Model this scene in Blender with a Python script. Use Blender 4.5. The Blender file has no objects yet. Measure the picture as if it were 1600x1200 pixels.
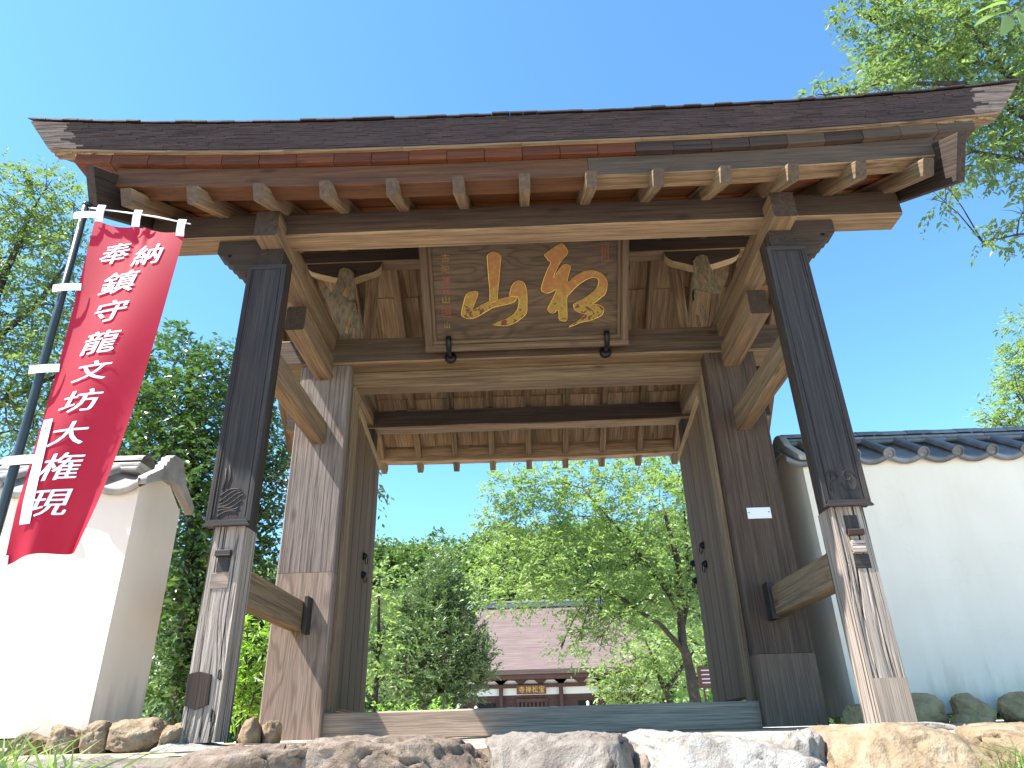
import bpy, bmesh, math, random
import numpy as np
from mathutils import Vector, Matrix, noise, Quaternion
SC = bpy.context.scene
COL = SC.collection
R = math.radians
rng = np.random.default_rng(7)
random.seed(5)

# ------------------------------------------------------------------ camera, sky, sun, exposure
cam = bpy.data.cameras.new('camera')
cam.sensor_width = 36; cam.lens = 24.76; cam.clip_end = 2000; cam.clip_start = 0.05
camo = bpy.data.objects.new('camera', cam); COL.objects.link(camo)
pitch, yaw, roll = 0.4598, 0.0127, -0.0287
fw = Vector((-math.sin(yaw)*math.cos(pitch), math.cos(yaw)*math.cos(pitch), math.sin(pitch)))
r0 = Vector((math.cos(yaw), math.sin(yaw), 0)); u0 = r0.cross(fw)
rt = math.cos(roll)*r0 + math.sin(roll)*u0; up = -math.sin(roll)*r0 + math.cos(roll)*u0
camo.matrix_world = Matrix(((rt.x, up.x, -fw.x, -0.0652), (rt.y, up.y, -fw.y, -3.8493), (rt.z, up.z, -fw.z, 0.0087), (0, 0, 0, 1)))
SC.camera = camo

SUNDIR = Vector((-0.540, -0.172, 0.824)).normalized()      # towards the sun
world = bpy.data.worlds.new('World'); SC.world = world; world.use_nodes = True
wn = world.node_tree; wn.nodes.clear()
sky = wn.nodes.new('ShaderNodeTexSky'); sky.sky_type = 'NISHITA'; sky.sun_disc = False
sky.sun_elevation = math.asin(SUNDIR.z); sky.sun_rotation = math.atan2(SUNDIR.x, SUNDIR.y)
sky.altitude = 0; sky.air_density = 1.0; sky.dust_density = 0.15; sky.ozone_density = 3.0
bg = wn.nodes.new('ShaderNodeBackground'); bg.inputs['Strength'].default_value = 0.12
wo = wn.nodes.new('ShaderNodeOutputWorld')
tint = wn.nodes.new('ShaderNodeMix'); tint.data_type = 'RGBA'; tint.blend_type = 'MULTIPLY'; tint.inputs[0].default_value = 1.0
tint.inputs[7].default_value = (0.64, 0.945, 1.03, 1)
wn.links.new(sky.outputs[0], tint.inputs[6]); wn.links.new(tint.outputs[2], bg.inputs[0]); wn.links.new(bg.outputs[0], wo.inputs[0])
sl = bpy.data.lights.new('sun', 'SUN'); sl.energy = 5.0; sl.angle = R(0.53); sl.color = (1.0, 0.95, 0.87)
so = bpy.data.objects.new('sun', sl); COL.objects.link(so)
so.rotation_mode = 'QUATERNION'; so.rotation_quaternion = SUNDIR.to_track_quat('Z', 'Y'); so.location = (-8, -4, 14)
vs = SC.view_settings
vs.view_transform = 'Standard'; vs.look = 'None'; vs.gamma = 1; vs.exposure = 1.65; vs.use_curve_mapping = False
SC.cycles.max_bounces = 8; SC.cycles.diffuse_bounces = 5; SC.cycles.transparent_max_bounces = 8
SC.cycles.use_denoising = True

# ------------------------------------------------------------------ object helpers
def tag(o, label=None, cat=None, group=None, kind=None):
    if label: o['label'] = label
    if cat: o['category'] = cat
    if group: o['group'] = group
    if kind: o['kind'] = kind
    return o
def thing(name, label, cat, loc=(0, 0, 0), group=None):
    o = bpy.data.objects.new(name, None); COL.objects.link(o); o.location = loc
    o.empty_display_size = 0.2
    return tag(o, label, cat, group)
def root_loc(p):
    v = Vector((0, 0, 0))
    while p is not None:
        v += p.location if p.type == 'EMPTY' else Vector((0, 0, 0)); p = p.parent
    return v
def attach(o, parent):
    if parent is None: return o
    o.parent = parent
    bpy_m = WORLD.get(parent.name)
    if bpy_m is None: bpy_m = Matrix.Translation(parent.location)
    o.matrix_parent_inverse = bpy_m.inverted()
    return o
WORLD = {}
def obj(name, me, mat=None, parent=None, mw=None, smooth=None):
    o = bpy.data.objects.new(name, me); COL.objects.link(o)
    if mat is not None and len(me.materials) == 0: me.materials.append(mat)
    m = mw if mw is not None else Matrix.Identity(4)
    l, q, s = m.decompose()
    o.location = l; o.rotation_mode = 'QUATERNION'; o.rotation_quaternion = q
    WORLD[o.name] = m
    attach(o, parent)
    if smooth: me.polygons.foreach_set('use_smooth', [True]*len(me.polygons))
    return o
def pyd(name, v, f, uvw=None):
    me = bpy.data.meshes.new(name)
    me.from_pydata([tuple(map(float, p)) for p in v], [], [tuple(map(int, q)) for q in f]); me.update()
    return me
def fix(me):
    bm = bmesh.new(); bm.from_mesh(me); bmesh.ops.recalc_face_normals(bm, faces=bm.faces); bm.to_mesh(me); bm.free(); return me

def frame(p0, p1, upv):
    p0 = Vector(p0); p1 = Vector(p1); x = (p1-p0).normalized(); upv = Vector(upv)
    y = upv.cross(x).normalized(); z = x.cross(y)
    return Matrix(((x.x, y.x, z.x, (p0.x+p1.x)/2), (x.y, y.y, z.y, (p0.y+p1.y)/2), (x.z, y.z, z.z, (p0.z+p1.z)/2), (0, 0, 0, 1))), (p1-p0).length
def beam_mesh(L, w, h, ch=0.008, seg=None, jit=0.0, off=None, taper=None, name='beam'):
    seg = seg or max(1, int(L/0.35)); ch = min(ch, w*0.3, h*0.3)
    a, b = w/2, h/2
    prof = [(-a+ch, -b), (a-ch, -b), (a, -b+ch), (a, b-ch), (a-ch, b), (-a+ch, b), (-a, b-ch), (-a, -b+ch)]
    v = []; f = []
    sd = random.random()*100
    for i in range(seg+1):
        x = -L/2+L*i/seg; t = i/seg
        k = 1.0 if taper is None else 1+(taper-1)*t
        dy = dz = 0
        if off: dz = off(x)
        for j, (py, pz) in enumerate(prof):
            n1 = noise.noise((x*1.7+sd, j*3.1, 0))*jit; n2 = noise.noise((x*1.7+sd, j*3.1, 9))*jit
            v.append((x, py*k+n1, pz*k+dz+n2))
    for i in range(seg):
        for j in range(8):
            k = (j+1) % 8
            f.append((i*8+j, (i+1)*8+j, (i+1)*8+k, i*8+k))
    f.append(tuple(range(8))); f.append(tuple(reversed(range(seg*8, seg*8+8))))
    me = pyd(name, v, f)
    return fix(me)
def beam(name, p0, p1, w, h, mat, parent=None, upv=(0, 0, 1), **k):
    m, L = frame(p0, p1, upv)
    return obj(name, beam_mesh(L, w, h, **k), mat, parent, m)
def hbeam(name, x0, x1, y0, y1, z0, z1, mat, parent=None, **k):
    """axis-aligned timber, grain along its longest side"""
    d = (x1-x0, y1-y0, z1-z0); i = d.index(max(d)); c = ((x0+x1)/2, (y0+y1)/2, (z0+z1)/2)
    if i == 0: return beam(name, (x0, c[1], c[2]), (x1, c[1], c[2]), d[1], d[2], mat, parent, (0, 0, 1), **k)
    if i == 1: return beam(name, (c[0], y0, c[2]), (c[0], y1, c[2]), d[0], d[2], mat, parent, (0, 0, 1), **k)
    return beam(name, (c[0], c[1], z0), (c[0], c[1], z1), d[0], d[1], mat, parent, (0, 1, 0), **k)
def dup(o, loc, parent, quat=None):
    c = o.copy(); COL.objects.link(c); c.location = loc
    if quat is not None: c.rotation_quaternion = quat
    c.parent = parent
    return c
def prism(poly, y0, y1, name='prism', holes=(), bevel=0.0):
    """outline in x,z extruded from y0 to y1 (filled 2D curve, so concave outlines and holes work)"""
    cu = bpy.data.curves.new(name, 'CURVE'); cu.dimensions = '2D'; cu.fill_mode = 'BOTH'
    for P in (poly,)+tuple(holes):
        sp = cu.splines.new('POLY'); sp.points.add(len(P)-1)
        for q, (a, b) in zip(sp.points, P): q.co = (a, b, 0, 1)
        sp.use_cyclic_u = True
    cu.extrude = abs(y1-y0)/2-bevel; cu.bevel_depth = bevel; cu.bevel_resolution = 1
    if bevel: cu.offset = -bevel
    t = bpy.data.objects.new('tmp_outline', cu); COL.objects.link(t)
    dg = bpy.context.evaluated_depsgraph_get()
    me = bpy.data.meshes.new_from_object(t.evaluated_get(dg)); me.name = name
    bpy.data.objects.remove(t); bpy.data.curves.remove(cu)
    me.materials.clear()
    n = len(me.vertices); co = np.empty(n*3, np.float32); me.vertices.foreach_get('co', co); co = co.reshape(n, 3)
    out = np.stack([co[:, 0], (y0+y1)/2-co[:, 2], co[:, 1]], 1)
    me.vertices.foreach_set('co', out.astype(np.float32).ravel()); me.update()
    return me
TEXT = {}
def text_mesh(s, bold=0.0, extrude=0.0):
    cu = bpy.data.curves.new('letters', 'FONT'); cu.body = s; cu.size = 1; cu.align_x = 'CENTER'; cu.align_y = 'CENTER'
    cu.offset = 0.0; cu.extrude = extrude; cu.resolution_u = 3
    t = bpy.data.objects.new('tmp_letters', cu); COL.objects.link(t)
    dg = bpy.context.evaluated_depsgraph_get()
    me = bpy.data.meshes.new_from_object(t.evaluated_get(dg)); me.name = 'letters'
    bpy.data.objects.remove(t); bpy.data.curves.remove(cu)
    me.materials.clear()
    n = len(me.vertices); co = np.empty(n*3, np.float32); me.vertices.foreach_get('co', co); co = co.reshape(n, 3)
    lo, hi = co.min(0), co.max(0); c = (lo+hi)/2; co[:, :2] -= c[:2]; co[:, :2] /= max(hi[0]-lo[0], hi[1]-lo[1])
    return me, co
def tube_mesh(pts, rads, n=8, name='tube'):
    v = []; f = []
    P = [Vector(p) for p in pts]; ref = Vector((0.31, 0.87, 0.38))
    for i, p in enumerate(P):
        d = (P[min(i+1, len(P)-1)]-P[max(i-1, 0)]).normalized()
        a = d.cross(ref).normalized(); b = d.cross(a)
        for k in range(n):
            t = 2*math.pi*k/n; v.append(p+(a*math.cos(t)+b*math.sin(t))*rads[i])
    for i in range(len(P)-1):
        for k in range(n): f.append((i*n+k, i*n+(k+1) % n, (i+1)*n+(k+1) % n, (i+1)*n+k))
    f.append(tuple(range(n))); f.append(tuple(reversed(range((len(P)-1)*n, len(P)*n))))
    return fix(pyd(name, v, f))
def join_meshes(ms, name):
    bm = bmesh.new()
    for m in ms: bm.from_mesh(m)
    me = bpy.data.meshes.new(name); bm.to_mesh(me); bm.free(); return me
def boxes_mesh(L, name='boxes'):
    v = []; f = []
    for (x0, x1, y0, y1, z0, z1) in L:
        b = len(v)
        v += [(x0, y0, z0), (x1, y0, z0), (x1, y1, z0), (x0, y1, z0), (x0, y0, z1), (x1, y0, z1), (x1, y1, z1), (x0, y1, z1)]
        f += [(b, b+3, b+2, b+1), (b+4, b+5, b+6, b+7), (b, b+1, b+5, b+4), (b+1, b+2, b+6, b+5), (b+2, b+3, b+7, b+6), (b+3, b, b+4, b+7)]
    return pyd(name, v, f)

# ------------------------------------------------------------------ materials
def newmat(name):
    m = bpy.data.materials.new(name); m.use_nodes = True; n = m.node_tree; n.nodes.clear()
    out = n.nodes.new('ShaderNodeOutputMaterial'); b = n.nodes.new('ShaderNodeBsdfPrincipled')
    n.links.new(b.outputs[0], out.inputs[0]); return m, n, b, out
def N(n, t, **k):
    x = n.nodes.new(t)
    for a, v in k.items():
        if a in x.inputs.keys(): x.inputs[a].default_value = v
        else: setattr(x, a, v)
    return x
def ramp(n, src, stops):
    r = n.nodes.new('ShaderNodeValToRGB'); e = r.color_ramp.elements
    while len(e) < len(stops): e.new(0.5)
    for q, (p, c) in zip(e, stops): q.position = p; q.color = (*c, 1) if len(c) == 3 else c
    n.links.new(src, r.inputs[0]); return r.outputs[0]
def mix(n, fac, a, b, mode='MIX'):
    m = n.nodes.new('ShaderNodeMix'); m.data_type = 'RGBA'; m.blend_type = mode
    for i, s in ((0, fac), (6, a), (7, b)):
        if hasattr(s, 'links'): n.links.new(s, m.inputs[i])
        elif isinstance(s, (int, float)): m.inputs[i].default_value = s
        else: m.inputs[i].default_value = (*s, 1)
    return m.outputs[2]
def math_(n, op, a, b=0.0):
    m = n.nodes.new('ShaderNodeMath'); m.operation = op
    for i, s in ((0, a), (1, b)):
        if hasattr(s, 'links'): n.links.new(s, m.inputs[i])
        else: m.inputs[i].default_value = s
    return m.outputs[0]
def wood(name, dark, light, patch, rough=0.75, bump=0.3, along=1.1, across=36, crack=0.0, patchamt=0.6, var=0.25, rings=0.0, spec=0.3, knots=0.5):
    """grain runs along the object's own x axis"""
    def warm(c):
        l = 0.3*c[0]+0.59*c[1]+0.11*c[2]; return tuple(max(0.004, (l+(q-l)*1.22)*0.9) for q in c)
    dark, light, patch = warm(dark), warm(light), warm(patch)
    m, n, b, out = newmat(name)
    tc = N(n, 'ShaderNodeTexCoord'); oi = N(n, 'ShaderNodeObjectInfo')
    rv = n.nodes.new('ShaderNodeVectorMath'); rv.operation = 'SCALE'; rv.inputs[0].default_value = (17.3, 9.1, 23.7)
    n.links.new(oi.outputs['Random'], rv.inputs['Scale'])
    ad = n.nodes.new('ShaderNodeVectorMath'); ad.operation = 'ADD'
    n.links.new(tc.outputs['Object'], ad.inputs[0]); n.links.new(rv.outputs[0], ad.inputs[1])
    def noi(sc, detail=5, rough_=0.6, dist=0.0):
        mp = N(n, 'ShaderNodeMapping'); mp.inputs['Scale'].default_value = sc; n.links.new(ad.outputs[0], mp.inputs[0])
        t = N(n, 'ShaderNodeTexNoise', Scale=1.0, Detail=detail, Roughness=rough_, Distortion=dist); n.links.new(mp.outputs[0], t.inputs['Vector']); return t.outputs['Fac']
    g1 = noi((along, across, across), 5, 0.6, 0.6); g2 = noi((along*3.5, across*7, across*7), 3, 0.6); pt = noi((0.9, 2.2, 2.2), 4, 0.6)
    c = ramp(n, g1, [(0.3, dark), (0.52, tuple((a+b_)/2 for a, b_ in zip(dark, light))), (0.72, light)])
    pf = ramp(n, pt, [(0.42, (0, 0, 0)), (0.68, (patchamt,)*3)])
    c = mix(n, pf, c, patch)
    gf = ramp(n, g2, [(0.33, (0.55,)*3), (0.60, (1.1,)*3)])
    c = mix(n, 1.0, c, gf, 'MULTIPLY')
    if rings:
        mp = N(n, 'ShaderNodeMapping'); mp.inputs['Scale'].default_value = (0.55, 2.4, 2.4); n.links.new(ad.outputs[0], mp.inputs[0])
        t = N(n, 'ShaderNodeTexNoise', Scale=1.4, Detail=2, Roughness=0.45, Distortion=0.4); n.links.new(mp.outputs[0], t.inputs['Vector'])
        s = math_(n, 'SINE', math_(n, 'MULTIPLY', t.outputs['Fac'], 95.0))
        rf = ramp(n, math_(n, 'MULTIPLY_ADD', s, 0.5), [(0.0, (1-rings,)*3), (0.5, (1.05,)*3)])
        n.nodes[-1]
        c = mix(n, 1.0, c, rf, 'MULTIPLY')
    if knots:
        vo = N(n, 'ShaderNodeTexVoronoi', Scale=1.0); mp = N(n, 'ShaderNodeMapping'); mp.inputs['Scale'].default_value = (1.6, 4.5, 4.5)
        n.links.new(ad.outputs[0], mp.inputs[0]); n.links.new(mp.outputs[0], vo.inputs['Vector'])
        kf = ramp(n, vo.outputs['Distance'], [(0.03, (1-knots,)*3), (0.13, (1, 1, 1))])
        c = mix(n, 1.0, c, kf, 'MULTIPLY')
    vr = ramp(n, oi.outputs['Random'], [(0, (1-var,)*3), (1, (1+var*0.6,)*3)])
    c = mix(n, 1.0, c, vr, 'MULTIPLY')
    h = math_(n, 'MULTIPLY_ADD', g2, 0.5); n.links.new(g1, n.nodes[-1].inputs[2])
    if crack:
        ck = noi((along*0.55, across*1.6, across*1.6), 3, 0.55, 0.3)
        cf = ramp(n, ck, [(0.395, (0,)*3), (0.44, (1,)*3)])
        c = mix(n, 1.0, c, mix(n, crack, (1, 1, 1), cf), 'MULTIPLY')
        h = math_(n, 'MULTIPLY_ADD', cf, 1.6*crack); n.links.new(math_(n, 'MULTIPLY_ADD', g2, 0.5), n.nodes[-2].inputs[2]) if False else None
        h2 = math_(n, 'ADD', h, g1); h = h2
    bp = N(n, 'ShaderNodeBump', Strength=bump, Distance=0.012); n.links.new(h, bp.inputs['Height'])
    n.links.new(bp.outputs[0], b.inputs['Normal']); n.links.new(c, b.inputs['Base Color'])
    b.inputs['Roughness'].default_value = rough; b.inputs['Specular IOR Level'].default_value = spec
    return m
M = {}
M['worn_shade'] = wood('weathered shaded beam face', (0.030, 0.021, 0.016), (0.085, 0.060, 0.046), (0.05, 0.036, 0.028), var=0.1)  # dark tone for front faces and end brackets, weathering with shade painted in
M['midworn_shade'] = wood('brown shaded beam face', (0.048, 0.034, 0.025), (0.125, 0.090, 0.066), (0.08, 0.058, 0.043), var=0.1)  # milder front face tone with shade painted in; also some eave boards
M['beam'] = wood('old beam timber', (0.13, 0.088, 0.058), (0.34, 0.245, 0.16), (0.235, 0.17, 0.115), var=0.15, crack=0.35)
M['dark'] = wood('dark weathered timber', (0.026, 0.017, 0.013), (0.072, 0.048, 0.037), (0.042, 0.030, 0.025), var=0.2, crack=0.4)
M['post'] = wood('main post timber', (0.17, 0.135, 0.118), (0.31, 0.26, 0.235), (0.25, 0.205, 0.185), var=0.05, across=40, bump=0.5, crack=0.4)
M['foot'] = wood('newer post timber', (0.22, 0.165, 0.135), (0.36, 0.285, 0.24), (0.30, 0.24, 0.21), var=0.1, rings=0.25, bump=0.12, knots=0)
M['shadepost'] = wood('shaded main post timber', (0.05, 0.033, 0.025), (0.125, 0.088, 0.068), (0.08, 0.058, 0.047), var=0.02, crack=0.4)  # right-hand copy of the post timber, its shade put into the colour
M['grey'] = wood('grey weathered timber', (0.22, 0.178, 0.15), (0.50, 0.435, 0.385), (0.39, 0.335, 0.30), crack=0.85, bump=0.8, across=48, along=1.2, var=0.08, knots=0.2)
M['footshade'] = wood('shaded newer post timber', (0.13, 0.088, 0.066), (0.19, 0.135, 0.105), (0.16, 0.112, 0.088), var=0.05, rings=0.1, bump=0.12, knots=0)  # right-hand copy of the newer timber, darkened for its shaded side
M['door'] = wood('brown door plank', (0.075, 0.046, 0.031), (0.25, 0.168, 0.116), (0.155, 0.104, 0.074), var=0.15, across=30, along=0.5)
M['board'] = wood('casing board timber', (0.022, 0.018, 0.017), (0.066, 0.054, 0.049), (0.038, 0.031, 0.029), var=0.04, crack=0.4, bump=0.3, knots=0.3, rough=0.6)
M['red'] = wood('red brown cedar board', (0.05, 0.016, 0.010), (0.15, 0.053, 0.025), (0.08, 0.027, 0.015), var=0.3)
M['deckred'] = wood('orange red deck board', (0.10, 0.034, 0.015), (0.31, 0.125, 0.046), (0.17, 0.06, 0.024), var=0.35)
M['orange'] = wood('orange brown cedar timber', (0.06, 0.027, 0.015), (0.155, 0.074, 0.039), (0.09, 0.042, 0.023), var=0.15, bump=0.12)
M['pale'] = wood('pale cut timber', (0.30, 0.21, 0.13), (0.50, 0.38, 0.25), (0.36, 0.27, 0.18), var=0.15)
M['deck'] = wood('roof deck board', (0.18, 0.12, 0.077), (0.50, 0.365, 0.245), (0.34, 0.235, 0.155), var=0.16, across=16, knots=0.7)
M['shingle'] = wood('bark shingle', (0.020, 0.014, 0.0145), (0.078, 0.053, 0.051), (0.045, 0.035, 0.038), var=0.1, along=3, across=60, bump=0.35, knots=0)
M['plaque'] = wood('plaque board', (0.043, 0.026, 0.017), (0.10, 0.064, 0.040), (0.12, 0.085, 0.05), rings=0.35, var=0.05, along=0.9, across=10, knots=0.25, rough=0.55)
M['frame'] = wood('plaque frame timber', (0.075, 0.052, 0.035), (0.20, 0.145, 0.10), (0.13, 0.093, 0.064), var=0.06)
M['sill'] = wood('threshold timber', (0.25, 0.20, 0.165), (0.46, 0.375, 0.31), (0.35, 0.285, 0.235), var=0.05, bump=0.25)
M['carved'] = wood('carved strut timber', (0.14, 0.113, 0.075), (0.29, 0.245, 0.17), (0.21, 0.175, 0.12), var=0.1, along=13, across=2.2)
M['bark'] = wood('tree bark', (0.03, 0.024, 0.018), (0.09, 0.072, 0.054), (0.06, 0.053, 0.04), bump=0.8, along=9, across=9, knots=0)

def simple(name, col, rough=0.6, var=0.12, scale=6.0, spec=0.4, bump=0.0, metal=0.0, c2=None, bscale=None):
    m, n, b, out = newmat(name); tc = N(n, 'ShaderNodeTexCoord')
    t = N(n, 'ShaderNodeTexNoise', Scale=scale, Detail=6, Roughness=0.6); n.links.new(tc.outputs['Object'], t.inputs['Vector'])
    c2 = c2 or tuple(x*(1-2*var) for x in col)
    c = ramp(n, t.outputs['Fac'], [(0.32, c2), (0.66, col)])
    n.links.new(c, b.inputs['Base Color']); b.inputs['Roughness'].default_value = rough; b.inputs['Specular IOR Level'].default_value = spec; b.inputs['Metallic'].default_value = metal
    if bump:
        t2 = N(n, 'ShaderNodeTexNoise', Scale=bscale or scale*4, Detail=5); n.links.new(tc.outputs['Object'], t2.inputs['Vector'])
        bp = N(n, 'ShaderNodeBump', Strength=bump, Distance=0.01); n.links.new(t2.outputs['Fac'], bp.inputs['Height']); n.links.new(bp.outputs[0], b.inputs['Normal'])
    return m
M['iron'] = simple('black iron', (0.02, 0.02, 0.022), 0.45, metal=0.6)
def vary(m, amt):
    n = m.node_tree; b = next(q for q in n.nodes if q.type == 'BSDF_PRINCIPLED'); src = b.inputs['Base Color'].links[0].from_socket
    oi = N(n, 'ShaderNodeObjectInfo'); f = ramp(n, oi.outputs['Random'], [(0, (1-amt,)*3), (1, (1+amt,)*3)])
    n.links.new(mix(n, 1.0, src, f, 'MULTIPLY'), b.inputs['Base Color']); return m
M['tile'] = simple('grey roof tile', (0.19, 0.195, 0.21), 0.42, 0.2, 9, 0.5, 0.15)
M['tile_pale'] = simple('pale roof tile', (0.36, 0.345, 0.32), 0.6, 0.2, 9, 0.4, 0.2)  # paler tile of the left wall and both gable ends
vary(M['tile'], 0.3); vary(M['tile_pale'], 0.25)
M['white'] = simple('white paint', (0.78, 0.78, 0.77), 0.5, 0.03)
M['tape'] = simple('white cloth tape', (0.72, 0.73, 0.78), 0.7, 0.04)
M['pole'] = simple('dark green pole', (0.03, 0.04, 0.042), 0.35, 0.1)
M['ink'] = simple('pale ink', (0.25, 0.26, 0.30), 0.8, 0.1)
M['letters'] = simple('white dyed lettering', (0.74, 0.76, 0.80), 0.8, 0.03)
M['soil'] = simple('sandy soil', (0.46, 0.38, 0.28), 0.95, 0.15, 3.0, 0.1, 0.5, c2=(0.33, 0.24, 0.16), bscale=30)
M['gravel'] = simple('pale gravel path', (0.60, 0.54, 0.46), 0.95, 0.12, 2.0, 0.1, 0.5, bscale=60)
M['earth'] = simple('garden earth', (0.16, 0.14, 0.08), 0.95, 0.2, 1.2, 0.1, 0.4, c2=(0.08, 0.10, 0.03))
M['hillfloor'] = simple('dark green forest floor', (0.05, 0.075, 0.02), 0.95, 0.2, 0.3, 0.1)  # dark green ground beneath the crowns
M['roofbark'] = wood('hall bark roof', (0.135, 0.100, 0.092), (0.205, 0.158, 0.148), (0.17, 0.13, 0.125), along=0.25, across=5, var=0, knots=0, rough=0.9)
M['maroon'] = simple('dark red brown timber', (0.09, 0.045, 0.038), 0.7, 0.15, 3)
M['black'] = simple('painted doorway dark', (0.012, 0.011, 0.012), 0.8)
M['glassy'] = simple('pale blue panel', (0.42, 0.52, 0.62), 0.3, 0.05)
M['ridge'] = simple('grey ridge tile', (0.27, 0.265, 0.26), 0.5, 0.1, 2)
M['signbrown'] = simple('brown sign board', (0.14, 0.05, 0.04), 0.5, 0.05)

# gold leaf with red lacquer showing through where it has flaked
def gold_mat():
    m, n, b, out = newmat('flaking gold leaf'); tc = N(n, 'ShaderNodeTexCoord')
    t = N(n, 'ShaderNodeTexNoise', Scale=26, Detail=4, Roughness=0.6); n.links.new(tc.outputs['Object'], t.inputs['Vector'])
    sx = N(n, 'ShaderNodeSeparateXYZ'); n.links.new(tc.outputs['Object'], sx.inputs[0])
    low = N(n, 'ShaderNodeMapRange'); n.links.new(sx.outputs['Z'], low.inputs[0]); low.inputs[1].default_value = 0.30; low.inputs[2].default_value = 0.55; low.inputs[3].default_value = -0.02; low.inputs[4].default_value = 0.24
    fl = math_(n, 'ADD', t.outputs['Fac'], low.outputs[0])
    c = ramp(n, fl, [(0.42, (0.10, 0.012, 0.008)), (0.47, (0.20, 0.17, 0.018)), (0.62, (0.205, 0.105, 0.014)), (0.78, (0.19, 0.068, 0.011))])
    n.links.new(c, b.inputs['Base Color']); b.inputs['Roughness'].default_value = 0.4; b.inputs['Metallic'].default_value = 0.4
    return m
M['gold'] = gold_mat()
M['goldrim'] = simple('bright gold rim', (0.75, 0.48, 0.10), 0.35, 0.1, metal=0.6)
M['sealred'] = simple('faded red lacquer', (0.26, 0.06, 0.03), 0.6, 0.2, 30)

def plaster():
    m, n, b, out = newmat('white plaster'); tc = N(n, 'ShaderNodeTexCoord')
    g = N(n, 'ShaderNodeNewGeometry'); sx = N(n, 'ShaderNodeSeparateXYZ'); n.links.new(g.outputs['Position'], sx.inputs[0])
    mp = N(n, 'ShaderNodeMapping'); mp.inputs['Scale'].default_value = (7, 7, 0.9); n.links.new(g.outputs['Position'], mp.inputs[0])
    t = N(n, 'ShaderNodeTexNoise', Scale=1.0, Detail=5, Roughness=0.65); n.links.new(mp.outputs[0], t.inputs['Vector'])
    t2 = N(n, 'ShaderNodeTexNoise', Scale=2.5, Detail=6); n.links.new(g.outputs['Position'], t2.inputs['Vector'])
    hz = N(n, 'ShaderNodeMapRange'); n.links.new(sx.outputs['Z'], hz.inputs[0]); hz.inputs[1].default_value = 0.05; hz.inputs[2].default_value = 0.5; hz.inputs[3].default_value = 0.42; hz.inputs[4].default_value = -0.12
    st = math_(n, 'MULTIPLY', math_(n, 'ADD', t.outputs['Fac'], hz.outputs[0]), 1.0)
    f = ramp(n, st, [(0.62, (0, 0, 0)), (1.0, (0.6, 0.6, 0.6))])
    base = ramp(n, t2.outputs['Fac'], [(0.3, (0.77, 0.675, 0.565)), (0.7, (0.82, 0.73, 0.63))])
    c = mix(n, f, base, (0.34, 0.31, 0.25))
    rs = ramp(n, t.outputs['Fac'], [(0.45, (1, 1, 1)), (0.75, (0.95, 0.945, 0.935))]); c = mix(n, 1.0, c, rs, 'MULTIPLY')
    vo = N(n, 'ShaderNodeTexVoronoi', Scale=1.1); vo.feature = 'DISTANCE_TO_EDGE'
    wv = n.nodes.new('ShaderNodeVectorMath'); wv.operation = 'ADD'; n.links.new(g.outputs['Position'], wv.inputs[0]); n.links.new(t2.outputs['Color'], wv.inputs[1]); n.links.new(wv.outputs[0], vo.inputs['Vector'])
    hc = ramp(n, vo.outputs['Distance'], [(0.0, (0.93, 0.925, 0.92)), (0.004, (1, 1, 1))]); c = mix(n, 1.0, c, hc, 'MULTIPLY')
    n.links.new(c, b.inputs['Base Color']); b.inputs['Roughness'].default_value = 0.9; b.inputs['Specular IOR Level'].default_value = 0.2
    t3 = N(n, 'ShaderNodeTexNoise', Scale=60, Detail=4); n.links.new(g.outputs['Position'], t3.inputs['Vector'])
    bp = N(n, 'ShaderNodeBump', Strength=0.08, Distance=0.01); n.links.new(t3.outputs['Fac'], bp.inputs['Height']); n.links.new(bp.outputs[0], b.inputs['Normal'])
    return m
M['plaster'] = plaster()

def rock_mat(name, cols, lich):
    m, n, b, out = newmat(name); tc = N(n, 'ShaderNodeTexCoord'); oi = N(n, 'ShaderNodeObjectInfo')
    t = N(n, 'ShaderNodeTexNoise', Scale=6.5, Detail=9, Roughness=0.7, Distortion=0.6); n.links.new(tc.outputs['Object'], t.inputs['Vector'])
    c = ramp(n, t.outputs['Fac'], [(0.28, cols[0]), (0.45, cols[1]), (0.58, cols[2]), (0.75, cols[3])])
    v = N(n, 'ShaderNodeTexNoise', Scale=14, Detail=6, Roughness=0.7); n.links.new(tc.outputs['Object'], v.inputs['Vector'])
    f = ramp(n, v.outputs['Fac'], [(0.5, (0, 0, 0)), (0.72, (0.7,)*3)]); c = mix(n, f, c, lich)
    vo = N(n, 'ShaderNodeTexVoronoi', Scale=3.2); vo.feature = 'DISTANCE_TO_EDGE'
    mx = n.nodes.new('ShaderNodeVectorMath'); mx.operation = 'ADD'; n.links.new(tc.outputs['Object'], mx.inputs[0])
    sc = n.nodes.new('ShaderNodeVectorMath'); sc.operation = 'SCALE'; sc.inputs['Scale'].default_value = 0.35; n.links.new(t.outputs['Color'], sc.inputs[0]); n.links.new(sc.outputs[0], mx.inputs[1]); n.links.new(mx.outputs[0], vo.inputs['Vector'])
    cr = ramp(n, vo.outputs['Distance'], [(0.0, (0.3,)*3), (0.02, (1,)*3)]); c = mix(n, 0.22, c, mix(n, 1.0, c, cr, 'MULTIPLY'))
    n.links.new(c, b.inputs['Base Color']); b.inputs['Roughness'].default_value = 0.85
    hh = math_(n, 'ADD', math_(n, 'MULTIPLY', v.outputs['Fac'], 1.5), t.outputs['Fac'])
    bp = N(n, 'ShaderNodeBump', Strength=0.9, Distance=0.02); n.links.new(hh, bp.inputs['Height']); n.links.new(bp.outputs[0], b.inputs['Normal'])
    return m
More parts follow.
